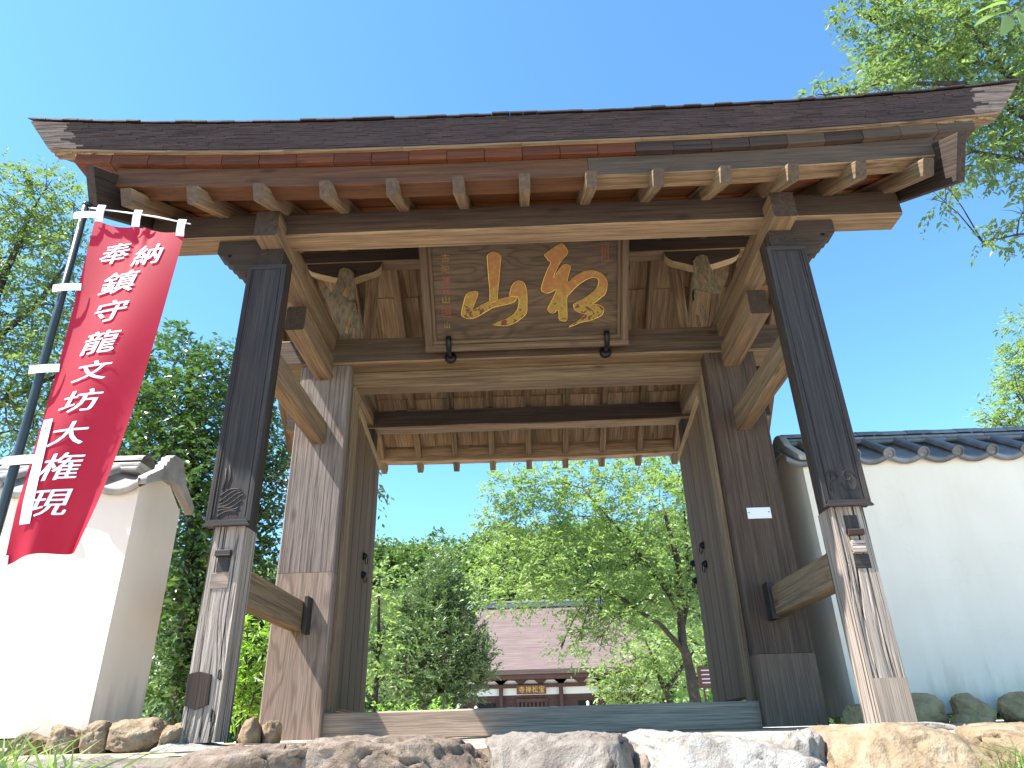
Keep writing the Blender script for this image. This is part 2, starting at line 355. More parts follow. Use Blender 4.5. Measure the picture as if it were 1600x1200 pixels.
M['rock_brown'] = rock_mat('brown rock', [(0.05, 0.037, 0.03), (0.13, 0.09, 0.062), (0.20, 0.15, 0.11), (0.27, 0.24, 0.22)], (0.20, 0.175, 0.16))
M['rock_blue'] = rock_mat('blue grey rock', [(0.06, 0.047, 0.038), (0.16, 0.132, 0.11), (0.22, 0.19, 0.165), (0.30, 0.275, 0.255)], (0.19, 0.145, 0.11))
M['rock_yellow'] = rock_mat('yellow ochre rock', [(0.10, 0.07, 0.04), (0.22, 0.155, 0.09), (0.29, 0.22, 0.14), (0.37, 0.32, 0.25)], (0.28, 0.22, 0.165))
M['rock_white'] = rock_mat('pale quartz rock', [(0.12, 0.095, 0.065), (0.24, 0.215, 0.19), (0.32, 0.30, 0.28), (0.40, 0.385, 0.37)], (0.26, 0.225, 0.18))
M['rock_moss'] = rock_mat('mossy round stone', [(0.17, 0.11, 0.05), (0.36, 0.25, 0.125), (0.46, 0.33, 0.18), (0.54, 0.42, 0.27)], (0.28, 0.225, 0.09))

def leaf_mat(name, dark, light, trans, rough=0.42, spec=0.5, tw=0.35):
    m, n, b, out = newmat(name)
    at = N(n, 'ShaderNodeAttribute'); at.attribute_name = 'tone'
    c = ramp(n, at.outputs['Fac'], [(0.0, dark), (0.7, light), (1.0, tuple(x*1.25 for x in light))])
    n.links.new(c, b.inputs['Base Color']); b.inputs['Roughness'].default_value = rough; b.inputs['Specular IOR Level'].default_value = spec
    tr = N(n, 'ShaderNodeBsdfTranslucent'); n.links.new(mix(n, 1.0, c, trans, 'MULTIPLY'), tr.inputs[0])
    ms = N(n, 'ShaderNodeMixShader'); ms.inputs[0].default_value = tw
    n.links.new(b.outputs[0], ms.inputs[1]); n.links.new(tr.outputs[0], ms.inputs[2]); n.links.new(ms.outputs[0], out.inputs[0])
    return m
M['leaf_cherry'] = leaf_mat('cherry leaf', (0.055, 0.09, 0.03), (0.145, 0.205, 0.072), (2.2, 2.3, 1.2))
M['leaf_light'] = leaf_mat('light green leaf', (0.085, 0.135, 0.042), (0.185, 0.265, 0.09), (2.2, 2.3, 1.2))
M['leaf_camellia'] = leaf_mat('glossy dark leaf', (0.032, 0.068, 0.022), (0.10, 0.175, 0.05), (1.6, 1.9, 0.8), rough=0.25, spec=0.7, tw=0.2)
M['leaf_conifer'] = leaf_mat('conifer needle', (0.055, 0.095, 0.036), (0.14, 0.20, 0.075), (1.4, 1.6, 0.9), tw=0.2)
M['leaf_bright'] = leaf_mat('bright bamboo leaf', (0.09, 0.17, 0.025), (0.20, 0.34, 0.055), (2.0, 2.2, 1.0), tw=0.4)
M['leaf_hill'] = leaf_mat('hill foliage', (0.075, 0.125, 0.045), (0.20, 0.28, 0.10), (1.4, 1.6, 0.8), tw=0.2, rough=0.6)
M['grass'] = leaf_mat('grass blade', (0.07, 0.12, 0.03), (0.18, 0.26, 0.07), (1.8, 2.0, 1.0), tw=0.3)

def cloth():
    m, n, b, out = newmat('red banner cloth'); tc = N(n, 'ShaderNodeTexCoord')
    t = N(n, 'ShaderNodeTexNoise', Scale=2.2, Detail=4); n.links.new(tc.outputs['Object'], t.inputs['Vector'])
    c = ramp(n, t.outputs['Fac'], [(0.3, (0.38, 0.006, 0.026)), (0.7, (0.46, 0.010, 0.038))])
    w = N(n, 'ShaderNodeTexNoise', Scale=260, Detail=2); n.links.new(tc.outputs['Object'], w.inputs['Vector'])
    bp = N(n, 'ShaderNodeBump', Strength=0.12, Distance=0.004); n.links.new(w.outputs['Fac'], bp.inputs['Height']); n.links.new(bp.outputs[0], b.inputs['Normal'])
    n.links.new(c, b.inputs['Base Color']); b.inputs['Roughness'].default_value = 0.6; b.inputs['Specular IOR Level'].default_value = 0.35
    tr = N(n, 'ShaderNodeBsdfTranslucent'); n.links.new(c, tr.inputs[0]); ms = N(n, 'ShaderNodeMixShader'); ms.inputs[0].default_value = 0.3
    n.links.new(b.outputs[0], ms.inputs[1]); n.links.new(tr.outputs[0], ms.inputs[2]); n.links.new(ms.outputs[0], out.inputs[0]); return m
M['cloth'] = cloth()

# ------------------------------------------------------------------ ground, hill
def sheet(name, x0, x1, y0, y1, zf, nx, ny, mat):
    xs = np.linspace(x0, x1, nx+1); ys = np.linspace(y0, y1, ny+1)
    v = [(x, y, zf(x, y)) for y in ys for x in xs]; f = [(j*(nx+1)+i, j*(nx+1)+i+1, (j+1)*(nx+1)+i+1, (j+1)*(nx+1)+i) for j in range(ny) for i in range(nx)]
    o = obj(name, pyd(name, v, f), mat, smooth=True); return tag(o, kind='structure')
def ztop(x, y): return -0.012-0.03*max(0, min(1, (0.35-y)/0.9))+0.008*noise.noise((x*3, y*3, 0))-(0.05*max(0, noise.noise((x*4.3, y*4, 5))+0.25)*max(0, min(1, (-0.3-y)/0.25)))
sheet('platform_ground', -9, 9, -0.58, 4.2, ztop, 160, 60, M['soil'])
sheet('garden_ground', -400, 400, 4.2, 600, lambda x, y: -0.03, 4, 4, M['earth'])
sheet('approach_ground', -60, 60, -60, -0.3, lambda x, y: -1.5, 8, 8, M['gravel'])
sheet('bank_slope', -9, 9, -1.0, -0.58, lambda x, y: -0.045-1.5*min(1, max(0, (-0.58-y)/0.1)), 160, 16, M['soil'])
sheet('courtyard_path', -16, 16, 4.15, 44, lambda x, y: -0.026, 2, 10, M['gravel'])
def hillz(x, y):
    t = max(0.0, min(1.0, (y-58)/48)); t = t*t*(3-2*t)
    return -0.1+t*(23.5+0.09*x+2.2*noise.noise((x*0.05, y*0.05, 3)))
sheet('wooded_hill', -120, 140, 56, 190, hillz, 52, 40, M['hillfloor'])

# ------------------------------------------------------------------ foliage
def leaves_mesh(name, base, direc, nrm, ln, wd, tone, fold=0.18):
    n = len(base)
    d = direc/np.linalg.norm(direc, axis=1, keepdims=True)
    s = np.cross(d, nrm); s /= np.linalg.norm(s, axis=1, keepdims=True)+1e-9
    u = np.cross(s, d)
    ln = ln[:, None]; wd = wd[:, None]
    v = np.empty((n, 4, 3), np.float32)
    v[:, 0] = base; mid = base+d*ln*0.45
    v[:, 1] = mid+s*wd*0.5+u*wd*fold; v[:, 3] = mid-s*wd*0.5+u*wd*fold; v[:, 2] = base+d*ln-u*ln*0.08
    me = bpy.data.meshes.new(name)
    me.vertices.add(n*4); me.vertices.foreach_set('co', v.ravel())
    i = np.arange(n)*4
    tri = np.stack([i, i+1, i+2, i, i+2, i+3], 1).astype(np.int32).ravel()
    me.loops.add(n*6); me.loops.foreach_set('vertex_index', tri)
    me.polygons.add(n*2); me.polygons.foreach_set('loop_start', np.arange(n*2, dtype=np.int32)*3)
    me.update(calc_edges=True)
    a = me.attributes.new('tone', 'FLOAT', 'FACE'); a.data.foreach_set('value', np.repeat(tone.astype(np.float32), 2))
    return me
def crown(name, clusters, spm, leaf, k=7, spray=0.28, droop=0.25, shell=0.5, aspect=0.45, flat=1.0, seed=1, updir=0.2):
    """sprays of leaves set through each cluster's volume; spm = sprays per square metre of cluster outline"""
    g = np.random.default_rng(seed); B = []; D = []; Nn = []; L = []; T = []
    for (x, y, z, r) in clusters:
        n = max(6, int(spm*math.pi*r*r))
        q = g.normal(size=(n, 3)); q /= np.linalg.norm(q, axis=1, keepdims=True)
        rad = r*(shell+(1-shell)*g.random(n)**0.6)*(0.75+0.5*g.random(n)); c = np.array([x, y, z])+q*rad[:, None]*np.array([1, 1, flat])
        dr = q*0.8+g.normal(size=(n, 3))*0.55+np.array([0, 0, updir]); dr /= np.linalg.norm(dr, axis=1, keepdims=True)
        sl_ = spray*(0.6+0.8*g.random(n)); tn = np.clip(g.random()*0.5+0.6*g.random(n), 0, 1)
        for j in range(k):
            t = (j+0.5)/k
            p = c+dr*(sl_*t)[:, None]+np.array([0, 0, -1])*(droop*sl_*t*t)[:, None]
            side = np.cross(dr, np.array([0, 0, 1.0]))+1e-6; side /= np.linalg.norm(side, axis=1, keepdims=True)
            sg = 1 if j % 2 else -1
            dd = dr*0.7+side*sg*0.8+g.normal(size=(n, 3))*0.35+np.array([0, 0, -droop])
            nn = np.array([0, 0, 1.0])+g.normal(size=(n, 3))*0.55
            B.append(p); D.append(dd); Nn.append(nn); L.append(leaf*(0.5+0.9*g.random(n))); T.append(np.clip(0.25+0.5*tn+0.35*(g.random(n)-0.5), 0, 1))
    B = np.concatenate(B); D = np.concatenate(D); Nn = np.concatenate(Nn); L = np.concatenate(L); T = np.concatenate(T)
    return leaves_mesh(name, B, D, Nn, L, L*aspect, T)
def limb(name, pts, mat, parent, n=8, sub=4):
    P = []; W = []
    for i in range(len(pts)-1):
        a = np.array(pts[i]); b = np.array(pts[i+1])
        for s in range(sub):
            t = s/sub; q = a*(1-t)+b*t
            q[:3] += (np.array(noise.noise_vector((q[0]*2.1, q[1]*2.1, q[2]*2.1)))*0.6*q[3] if (i or s) else 0)
            P.append(q[:3]); W.append(q[3])
    P.append(np.array(pts[-1][:3])); W.append(pts[-1][3])
    return obj(name, tube_mesh(P, W, n, name), mat, parent, smooth=True)
def tree(name, label, cat, base, trunk, branches, clusters, leafmat, group=None, auto=True, **k):
    t = thing(name, label, cat, base, group)
    tr = limb('trunk', trunk, M['bark'], t)
    tr_end = np.array(trunk[-1][:3])
    P = [np.array(q) for q in trunk]
    for b in branches: limb('branch', b, M['bark'], t); P += [np.array(q) for q in b]
    if auto:
        tw = []
        for (x, y, z, r) in clusters:
            c = np.array([x, y, z]); q = min(P, key=lambda p: np.linalg.norm(p[:3]-c)+max(0, p[2]-z)*0.7)
            m = (q[:3]+c)/2+np.array([0, 0, 0.12*np.linalg.norm(q[:3]-c)])
            r1 = max(0.012, min(q[3]*0.6, 0.012+0.02*np.linalg.norm(q[:3]-c)))
            r1 = min(r1, 0.01+0.045*r)
            tw.append(tube_mesh([q[:3], m, c], [r1, r1*0.7, r1*0.35], 5))
            for _ in range(5):
                e = c+np.array([random.gauss(0, 1), random.gauss(0, 1), random.gauss(0.25, 0.8)])*r*0.75
                tw.append(tube_mesh([c*0.7+m*0.3, (c+e)/2, e], [r1*0.5, r1*0.35, r1*0.15], 4))
        obj('twigs', join_meshes(tw, 'twigs'), M['bark'], t)['kind'] = 'stuff'
    cr = obj('crown', crown('crown', clusters, **k), leafmat, t)
    return t

TREES = {
'left_cherry': [(-8.47, 5.2, 8.17, 0.64), (-7.81, 5.0, 8.37, 0.3), (-7.92, 5.3, 7.89, 0.43), (-7.27, 5.0, 7.94, 0.23), (-8.32, 5.5, 7.33, 0.75), (-7.32, 5.2, 7.06, 0.41), (-8.1, 5.5, 6.19, 0.71), (-7.4, 5.5, 6.29, 0.51), (-7.78, 5.6, 5.2, 0.69), (-7.07, 5.3, 5.13, 0.48), (-7.64, 5.5, 4.29, 0.57), (-7.08, 5.4, 4.23, 0.42), (-9.3, 5.5, 7.37, 0.85), (-8.7, 5.5, 5.52, 0.79), (-6.77, 5.6, 4.0, 0.28)],
'camellia': [(-5.12, 4.3, 4.23, 0.38), (-4.81, 4.3, 4.6, 0.34), (-4.48, 4.2, 4.68, 0.21), (-4.15, 4.2, 4.24, 0.33), (-3.98, 4.3, 4.47, 0.25), (-4.78, 4.2, 3.63, 0.48), (-4.17, 4.1, 3.65, 0.48), (-3.84, 4.3, 3.64, 0.41), (-4.57, 4.3, 3.15, 0.44), (-3.85, 4.0, 2.93, 0.46), (-3.62, 4.4, 2.98, 0.4), (-3.95, 4.1, 2.42, 0.45), (-3.56, 4.3, 2.31, 0.38), (-3.36, 4.6, 2.87, 0.4), (-3.12, 4.6, 2.3, 0.35), (-3.82, 4.2, 1.84, 0.4), (-3.4, 4.5, 1.74, 0.38), (-3.92, 4.3, 1.37, 0.36), (-3.62, 4.4, 1.03, 0.39), (-4.04, 4.5, 0.71, 0.32), (-3.57, 4.5, 0.5, 0.35), (-3.43, 4.8, 3.56, 0.34), (-5.31, 4.6, 4.01, 0.34), (-3.69, 4.8, 4.23, 0.35), (-3.3, 5.0, 1.2, 0.4), (-3.25, 5.0, 0.6, 0.4), (-4.6, 5.0, 2.2, 0.5), (-4.9, 5.0, 1.4, 0.5), (-5.4, 4.9, 3.0, 0.5)],
'courtyard_cherry': [(-0.36, 13.0, 5.34, 0.71), (0.44, 13.0, 5.48, 0.72), (1.45, 13.5, 5.78, 0.66), (2.32, 14.0, 5.74, 0.67), (-0.69, 13.0, 4.55, 0.62), (0.24, 13.0, 4.52, 0.85), (1.34, 13.0, 4.64, 0.86), (2.32, 13.5, 4.58, 0.8), (3.23, 13.0, 4.9, 0.94), (3.92, 13.5, 5.87, 0.82), (3.03, 14.0, 6.07, 0.68), (-0.54, 12.5, 3.51, 0.59), (0.34, 12.5, 3.48, 0.74), (1.41, 13.0, 3.56, 0.83), (2.47, 13.0, 3.52, 0.83), (3.39, 13.0, 3.65, 0.83), (-0.96, 12.0, 2.72, 0.39), (-0.4, 12.0, 2.5, 0.45), (0.3, 12.2, 2.72, 0.57), (1.02, 12.5, 2.61, 0.65), (1.94, 13.0, 2.66, 0.66), (2.82, 13.0, 2.64, 0.66), (3.47, 13.2, 2.79, 0.6), (0.55, 12.0, 2.08, 0.27), (1.54, 12.5, 1.98, 0.39), (4.4, 14.0, 4.49, 0.65), (4.49, 14.0, 5.67, 0.75), (3.77, 13.5, 2.4, 0.45), (0.99, 12.0, 1.49, 0.3), (0.51, 12.0, 1.37, 0.19), (1.33, 12.0, 1.54, 0.24)],
'conifer': [(-3.14, 22.0, 5.16, 0.51), (-3.36, 22.0, 4.49, 0.73), (-3.57, 22.0, 3.73, 1.02), (-2.89, 22.0, 3.82, 0.79), (-4.22, 22.0, 3.0, 0.89), (-3.04, 21.5, 2.71, 1.09), (-2.43, 22.0, 2.95, 0.78), (-4.1, 21.5, 1.93, 0.86), (-3.02, 21.5, 1.7, 1.07), (-2.06, 21.5, 2.27, 0.65), (-2.06, 21.5, 1.57, 0.53), (-4.86, 22.0, 2.39, 0.55), (-4.48, 22.0, 1.37, 0.65), (-3.22, 21.5, 1.12, 0.84)],
'small_tree': [(2.8, 17.0, 1.74, 0.53), (3.54, 17.0, 2.06, 0.53), (2.23, 17.0, 1.27, 0.52), (3.1, 17.0, 1.25, 0.61), (3.86, 17.0, 1.71, 0.53), (2.2, 17.0, 0.87, 0.48), (2.88, 17.0, 0.77, 0.43), (4.27, 17.0, 2.2, 0.45), (3.98, 17.5, 1.25, 0.36), (1.71, 17.0, 1.28, 0.24), (1.94, 17.0, 0.88, 0.31)],
'bush_strip': [(-2.72, 9.0, 2.16, 0.28), (-2.63, 9.5, 1.79, 0.26), (-2.67, 9.0, 1.3, 0.28), (-2.49, 9.0, 0.89, 0.24), (-2.79, 9.2, 2.65, 0.18)],
'right_cherry': [(6.85, 4.2, 10.08, 0.74), (6.16, 4.2, 10.28, 0.53), (5.72, 4.0, 10.51, 0.37), (6.23, 4.2, 9.36, 0.51), (5.65, 4.1, 8.85, 0.4), (5.19, 4.0, 8.76, 0.25), (6.94, 4.3, 9.15, 0.62), (7.82, 4.4, 9.82, 0.74), (8.03, 4.5, 9.03, 0.62), (4.77, 4.0, 8.64, 0.18), (4.58, 4.0, 8.65, 0.14), (7.65, 4.3, 10.81, 0.65), (8.65, 4.5, 10.86, 0.67), (7.47, 4.4, 8.12, 0.45), (7.67, 4.5, 7.68, 0.44), (6.87, 4.3, 7.65, 0.34), (6.53, 4.2, 7.32, 0.26), (6.07, 4.2, 6.74, 0.18), (6.23, 4.2, 6.97, 0.17), (7.09, 4.4, 6.16, 0.2), (6.73, 4.3, 6.04, 0.14), (6.49, 4.3, 6.0, 0.11), (7.34, 4.4, 6.61, 0.19), (7.2, 4.3, 11.52, 0.67), (9.31, 4.6, 9.52, 0.96), (8.59, 4.6, 7.6, 0.79)],
'far_right': [(12.07, 11.0, 8.43, 0.34), (11.66, 11.0, 7.24, 0.52), (11.48, 11.0, 7.58, 0.24), (11.32, 11.0, 6.27, 0.65), (10.7, 11.0, 6.14, 0.32), (10.47, 11.0, 6.07, 0.2), (12.12, 11.0, 6.89, 0.74)],
'bamboo': [(-2.48, 2.3, 0.81, 0.11), (-2.36, 2.3, 0.76, 0.12), (-2.39, 2.3, 0.56, 0.12), (-2.27, 2.3, 0.46, 0.1), (-2.41, 2.3, 0.37, 0.1), (-2.3, 2.3, 0.27, 0.11), (-2.42, 2.3, 0.2, 0.08)],
}
tree('cherry_tree', 'tall airy cherry tree rising behind the red banner and the left wall', 'tree', (-8.6, 5.6, -0.03),
     [(-8.6, 5.6, -0.1, 0.16), (-8.5, 5.6, 2.0, 0.14), (-8.3, 5.5, 4.0, 0.11), (-8.4, 5.4, 6.0, 0.08), (-8.2, 5.3, 8.0, 0.03)],
     [[(-8.3, 5.5, 4.0, 0.07), (-7.7, 5.4, 4.6, 0.05), (-7.0, 5.4, 5.0, 0.025)], [(-8.35, 5.4, 5.4, 0.06), (-7.6, 5.3, 6.2, 0.04), (-7.2, 5.2, 7.0, 0.015)]],
     TREES['left_cherry'], M['leaf_cherry'], spm=165, leaf=0.085, k=8, seed=11, aspect=0.42)
tree('camellia_tree', 'dark glossy broadleaf tree between the left wall and the gate', 'tree', (-3.9, 4.6, -0.03),
     [(-3.9, 4.6, -0.1, 0.12), (-3.95, 4.5, 1.2, 0.10), (-4.05, 4.3, 2.6, 0.085), (-4.3, 4.3, 3.5, 0.06), (-4.4, 4.3, 4.4, 0.02)],
     [[(-4.05, 4.3, 2.6, 0.06), (-4.55, 4.3, 3.3, 0.04), (-4.9, 4.3, 4.1, 0.02)], [(-3.95, 4.5, 1.4, 0.06), (-3.6, 4.5, 2.4, 0.04), (-3.6, 4.6, 3.8, 0.02)]],
     TREES['camellia'], M['leaf_camellia'], spm=330, leaf=0.085, k=6, seed=12, aspect=0.52, droop=0.4)
tree('courtyard_tree', 'spreading light green cherry tree leaning left in front of the hall', 'tree', (3.5, 13.0, -0.03),
     [(3.5, 13.0, -0.1, 0.16), (3.5, 13.0, 0.37, 0.13), (3.46, 13.0, 1.11, 0.115), (3.39, 13.0, 1.65, 0.10), (3.48, 13.2, 2.36, 0.09), (3.56, 13.2, 3.53, 0.08), (3.37, 13.2, 4.9, 0.03)],
     [[(3.43, 13.0, 1.51, 0.07), (2.95, 13.0, 2.1, 0.055), (2.35, 12.8, 2.5, 0.045), (1.6, 12.5, 2.9, 0.035), (0.76, 12.4, 3.3, 0.022), (-0.3, 12.4, 3.6, 0.012)],
      [(3.47, 13.2, 2.36, 0.07), (3.15, 13.0, 2.91, 0.06), (2.77, 13.0, 3.52, 0.05), (2.1, 13.0, 4.46, 0.03), (1.4, 13.0, 5.4, 0.015)],
      [(3.4, 13.1, 1.9, 0.06), (3.75, 13.3, 2.8, 0.05), (3.9, 13.5, 4.2, 0.04), (4.0, 13.6, 5.6, 0.015)]],
     [(x, y, z+(0.16 if x < 2.6 and 2.2 < z < 3 else 0.05), r*(0.84 if z > 2 else 1.25)) for x, y, z, r in TREES['courtyard_cherry'] if not (x < 2.0 and z < 2.3)]+[(1.0, 12.2, 1.75, 0.3), (1.4, 12.2, 1.7, 0.26), (0.6, 12.1, 1.62, 0.18), (1.9, 12.6, 2.2, 0.45), (1.55, 12.5, 2.35, 0.4)], M['leaf_light'], spm=118, leaf=0.115, k=8, seed=13, spray=0.36, droop=0.22, aspect=0.42, flat=0.8)
tree('juniper_tree', 'dense dark green conifer standing left of the hall front', 'tree', (-3.1, 22.0, -0.03),
     [(-3.1, 22.0, -0.1, 0.14), (-3.1, 22.0, 1.5, 0.12), (-3.15, 22.0, 3.4, 0.07), (-3.14, 22.0, 5.2, 0.02)], [],
     TREES['conifer']+[(-1.6, 21.5, 2.55, 0.36), (-5.0, 22.0, 3.3, 0.4), (-2.2, 22.0, 4.2, 0.42), (-1.65, 21.5, 1.75, 0.34), (-4.6, 22.0, 4.0, 0.36), (-2.7, 21.8, 4.9, 0.34), (-5.2, 22.0, 1.9, 0.4)], M['leaf_conifer'], spm=95, leaf=0.16, k=12, seed=14, spray=0.36, droop=-0.1, aspect=0.3, updir=0.6, shell=0.55)
tree('garden_tree', 'small pale stemmed tree under the spreading cherry by the hall', 'tree', (3.7, 17.0, -0.03),
     [(3.75, 17.0, -0.1, 0.11), (3.7, 17.0, 0.52, 0.1), (3.58, 17.0, 0.91, 0.085), (3.99, 17.0, 1.38, 0.06), (4.47, 17.0, 1.9, 0.03)],
     [[(3.58, 17.0, 0.91, 0.07), (3.33, 17.0, 1.73, 0.05), (3.15, 17.0, 2.3, 0.02)], [(3.7, 17.0, 0.5, 0.05), (3.0, 17.0, 0.9, 0.03), (2.4, 17.0, 1.1, 0.015)]],
     [(x, y, z, r*0.85) for x, y, z, r in TREES['small_tree']], M['leaf_light'], spm=100, leaf=0.12, k=8, seed=15, spray=0.3, aspect=0.4)
tree('tall_shrub', 'tall leafy green shrub just beyond the open left door leaf', 'shrub', (-2.7, 9.2, -0.03),
     [(-2.7, 9.2, -0.1, 0.05), (-2.7, 9.2, 1.2, 0.04), (-2.75, 9.2, 2.6, 0.015)], [], TREES['bush_strip']+[(-3.1, 9.3, 1.8, 0.4), (-3.1, 9.3, 1.0, 0.45), (-3.2, 9.4, 2.6, 0.35)], M['leaf_light'], spm=95, leaf=0.11, k=8, seed=16)
tree('cherry_tree', 'cherry tree whose leafy boughs hang over the right end of the gate roof', 'tree', (9.2, 4.6, -0.03),
     [(9.2, 4.6, -0.1, 0.2), (9.2, 4.6, 3.0, 0.17), (8.9, 4.6, 6.5, 0.13), (8.3, 4.5, 8.8, 0.08), (7.8, 4.4, 10.6, 0.03)],
     [[(8.9, 4.6, 6.5, 0.07), (7.9, 4.5, 7.6, 0.05), (6.9, 4.3, 7.7, 0.02)], [(8.5, 4.5, 8.2, 0.07), (7.2, 4.3, 9.1, 0.05), (5.9, 4.1, 9.0, 0.02), (4.8, 4.0, 8.66, 0.008)],
      [(8.1, 4.5, 9.6, 0.05), (6.9, 4.3, 10.1, 0.04), (5.8, 4.0, 10.5, 0.012)], [(8.95, 4.6, 5.8, 0.05), (8.0, 4.5, 6.3, 0.03), (7.1, 4.4, 6.2, 0.015), (6.5, 4.3, 6.0, 0.006)]],
     [(x, y, z, r*0.92) for x, y, z, r in TREES['right_cherry']], M['leaf_cherry'], spm=150, leaf=0.1, k=8, seed=17, aspect=0.42, droop=0.4)
tree('distant_tree', 'yellowish green tree beyond the tiled right wall', 'tree', (12.4, 11.0, -0.03),
     [(12.4, 11.0, -0.1, 0.2), (12.4, 11.0, 4.0, 0.15), (12.2, 11.0, 8.0, 0.04)], [], TREES['far_right'], M['leaf_light'], spm=140, leaf=0.12, k=8, seed=18, aspect=0.35)
bam = tree('bamboo_shrub', 'bright green feathery shrub between the two left posts', 'shrub', (-2.4, 2.35, -0.02),
     [(-2.4, 2.35, -0.05, 0.012), (-2.38, 2.3, 0.4, 0.009), (-2.42, 2.3, 0.9, 0.004)], [[(-2.36, 2.3, 0.0, 0.008), (-2.3, 2.3, 0.3, 0.006), (-2.27, 2.3, 0.6, 0.003)]],
     TREES['bamboo'], M['leaf_bright'], auto=False, spm=520, leaf=0.085, k=8, seed=19, spray=0.14, aspect=0.2, droop=0.3, shell=0.2)
for i, (x, y, z, r, lb) in enumerate([(-2.52, 9.0, 0.2, 0.34, 'low yellow green shrub at the foot of the tall leafy shrub'), (-2.1, 10.4, 0.2, 0.34, 'low bright shrub left of the conifer, second from the left door leaf'),
                                      (-1.75, 12, 0.2, 0.36, 'low bright shrub in front of the conifer trunk'), (3.9, 14.5, 0.35, 0.5, 'low bright shrub beside the spreading cherry trunk by the right door leaf')]):
    t = thing('low_shrub', lb, 'shrub', (x, y, -0.03))
    obj('foliage', crown('foliage', [(x, y, z, r), (x-0.25, y+0.1, z-0.05, r*0.8), (x+0.25, y+0.1, z-0.05, r*0.8)], spm=110, leaf=0.09, k=7, seed=30+i, shell=0.2), M['leaf_bright'], t)
    limb('stem', [(x, y, -0.05, 0.02), (x, y, 0.25, 0.008)], M['bark'], t)

# hanging evergreen leaves seen past the top of the left door leaf
tree('evergreen_tree', 'dark evergreen whose drooping leaves show past the top of the left door leaf', 'tree', (-3.4, 6.2, -0.03),
     [(-3.4, 6.2, -0.1, 0.09), (-3.4, 6.2, 2.2, 0.07), (-3.0, 6.1, 3.9, 0.03)], [[(-3.2, 6.1, 3.2, 0.03), (-2.7, 6.0, 3.5, 0.015), (-2.35, 6.0, 3.3, 0.006)]],
     [(-2.5, 6.0, 3.35, 0.24), (-2.36, 6.0, 3.15, 0.13), (-2.9, 6.1, 3.5, 0.4), (-3.3, 6.2, 3.9, 0.5), (-2.42, 6.0, 2.62, 0.08)], M['leaf_camellia'], spm=150, leaf=0.1, k=6, seed=21, droop=0.9, aspect=0.4)

# far wooded hill: one mass of crowns
g = np.random.default_rng(5); cl = []
for i in range(330):
    x = g.uniform(-75, 70); y = g.uniform(62, 118)
    if abs(x) < 14 and y < 70: y += 12
    r = g.uniform(1.7, 3.2); cl.append((x, y, hillz(x, y)+r*0.75, r))
fo = obj('hillside_forest', crown('hillside_forest', cl, spm=7.5, leaf=0.62, k=5, spray=0.9, seed=44, shell=0.75, aspect=0.7, droop=0.1), M['leaf_hill'])
tag(fo, 'mixed green wood covering the hill behind the hall', 'forest', kind='stuff')
bk = [(g.uniform(-26, -9), g.uniform(40, 58), g.uniform(1.0, 4.5), g.uniform(1.3, 2.2)) for _ in range(46)]+[(g.uniform(8, 26), g.uniform(36, 56), g.uniform(1.0, 5.5), g.uniform(1.3, 2.4)) for _ in range(52)]
fo = obj('hill_foot_thicket', crown('hill_foot_thicket', bk, spm=9, leaf=0.45, k=6, spray=0.7, seed=45, shell=0.7, aspect=0.6), M['leaf_hill'])
tag(fo, 'green thicket at the foot of the hill on both sides of the hall', 'thicket', kind='stuff')

# ------------------------------------------------------------------ gate
def weather_shade(o, mat, axis=1, sign=-1, lim=0.88):
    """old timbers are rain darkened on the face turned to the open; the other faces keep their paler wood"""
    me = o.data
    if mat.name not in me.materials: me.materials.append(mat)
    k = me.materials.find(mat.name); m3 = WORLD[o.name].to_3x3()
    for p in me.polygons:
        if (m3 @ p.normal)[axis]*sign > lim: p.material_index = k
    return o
gate = thing('temple_gate', 'old timber temple gate with thick bark shingle roof on square posts', 'gate', (0, 0, 0))
PX = 1.72
def grooved_face(x0, x1, y, z0, z1, depth, sd, nx=84, nz=120):
    """front skin of a weathered post: grain lines cut into real relief"""
    xs = np.linspace(x0, x1, nx+1); zs = np.linspace(z0, z1, nz+1); v = []
    for z in zs:
        for x in xs:
            u = x*88+1.2*noise.noise((x*6, z*1.6, sd))*4
            a = noise.noise((u, z*1.1, sd)); b = noise.noise((u*2.6, z*2.3, sd+7)); e = min(1, (x-x0)/0.012, (x1-x)/0.012)
            d = max(0, -a-0.06)*1.6*(0.35+0.65*min(1, max(0, noise.noise((x*9, z*1.3, sd+31))+0.5)))+max(0, -b-0.3)*0.4
            pit = 1.0 if noise.noise((x*16, z*9, sd+20)) > 0.62 else 0
            v.append((x, y+min(1, d+pit*0.8)*depth*max(0, e), z))
    f = [(j*(nx+1)+i, j*(nx+1)+i+1, (j+1)*(nx+1)+i+1, (j+1)*(nx+1)+i) for j in range(nz) for i in range(nx)]
    return v, f
def ux(v):
    """rotate a mesh whose grain is vertical so its own x axis runs up: x->z"""
    return [(p[2], p[0], p[1]) for p in v]
GRAIN_UP = Matrix(((0, 1, 0, 0), (0, 0, 1, 0), (1, 0, 0, 0), (0, 0, 0, 1)))
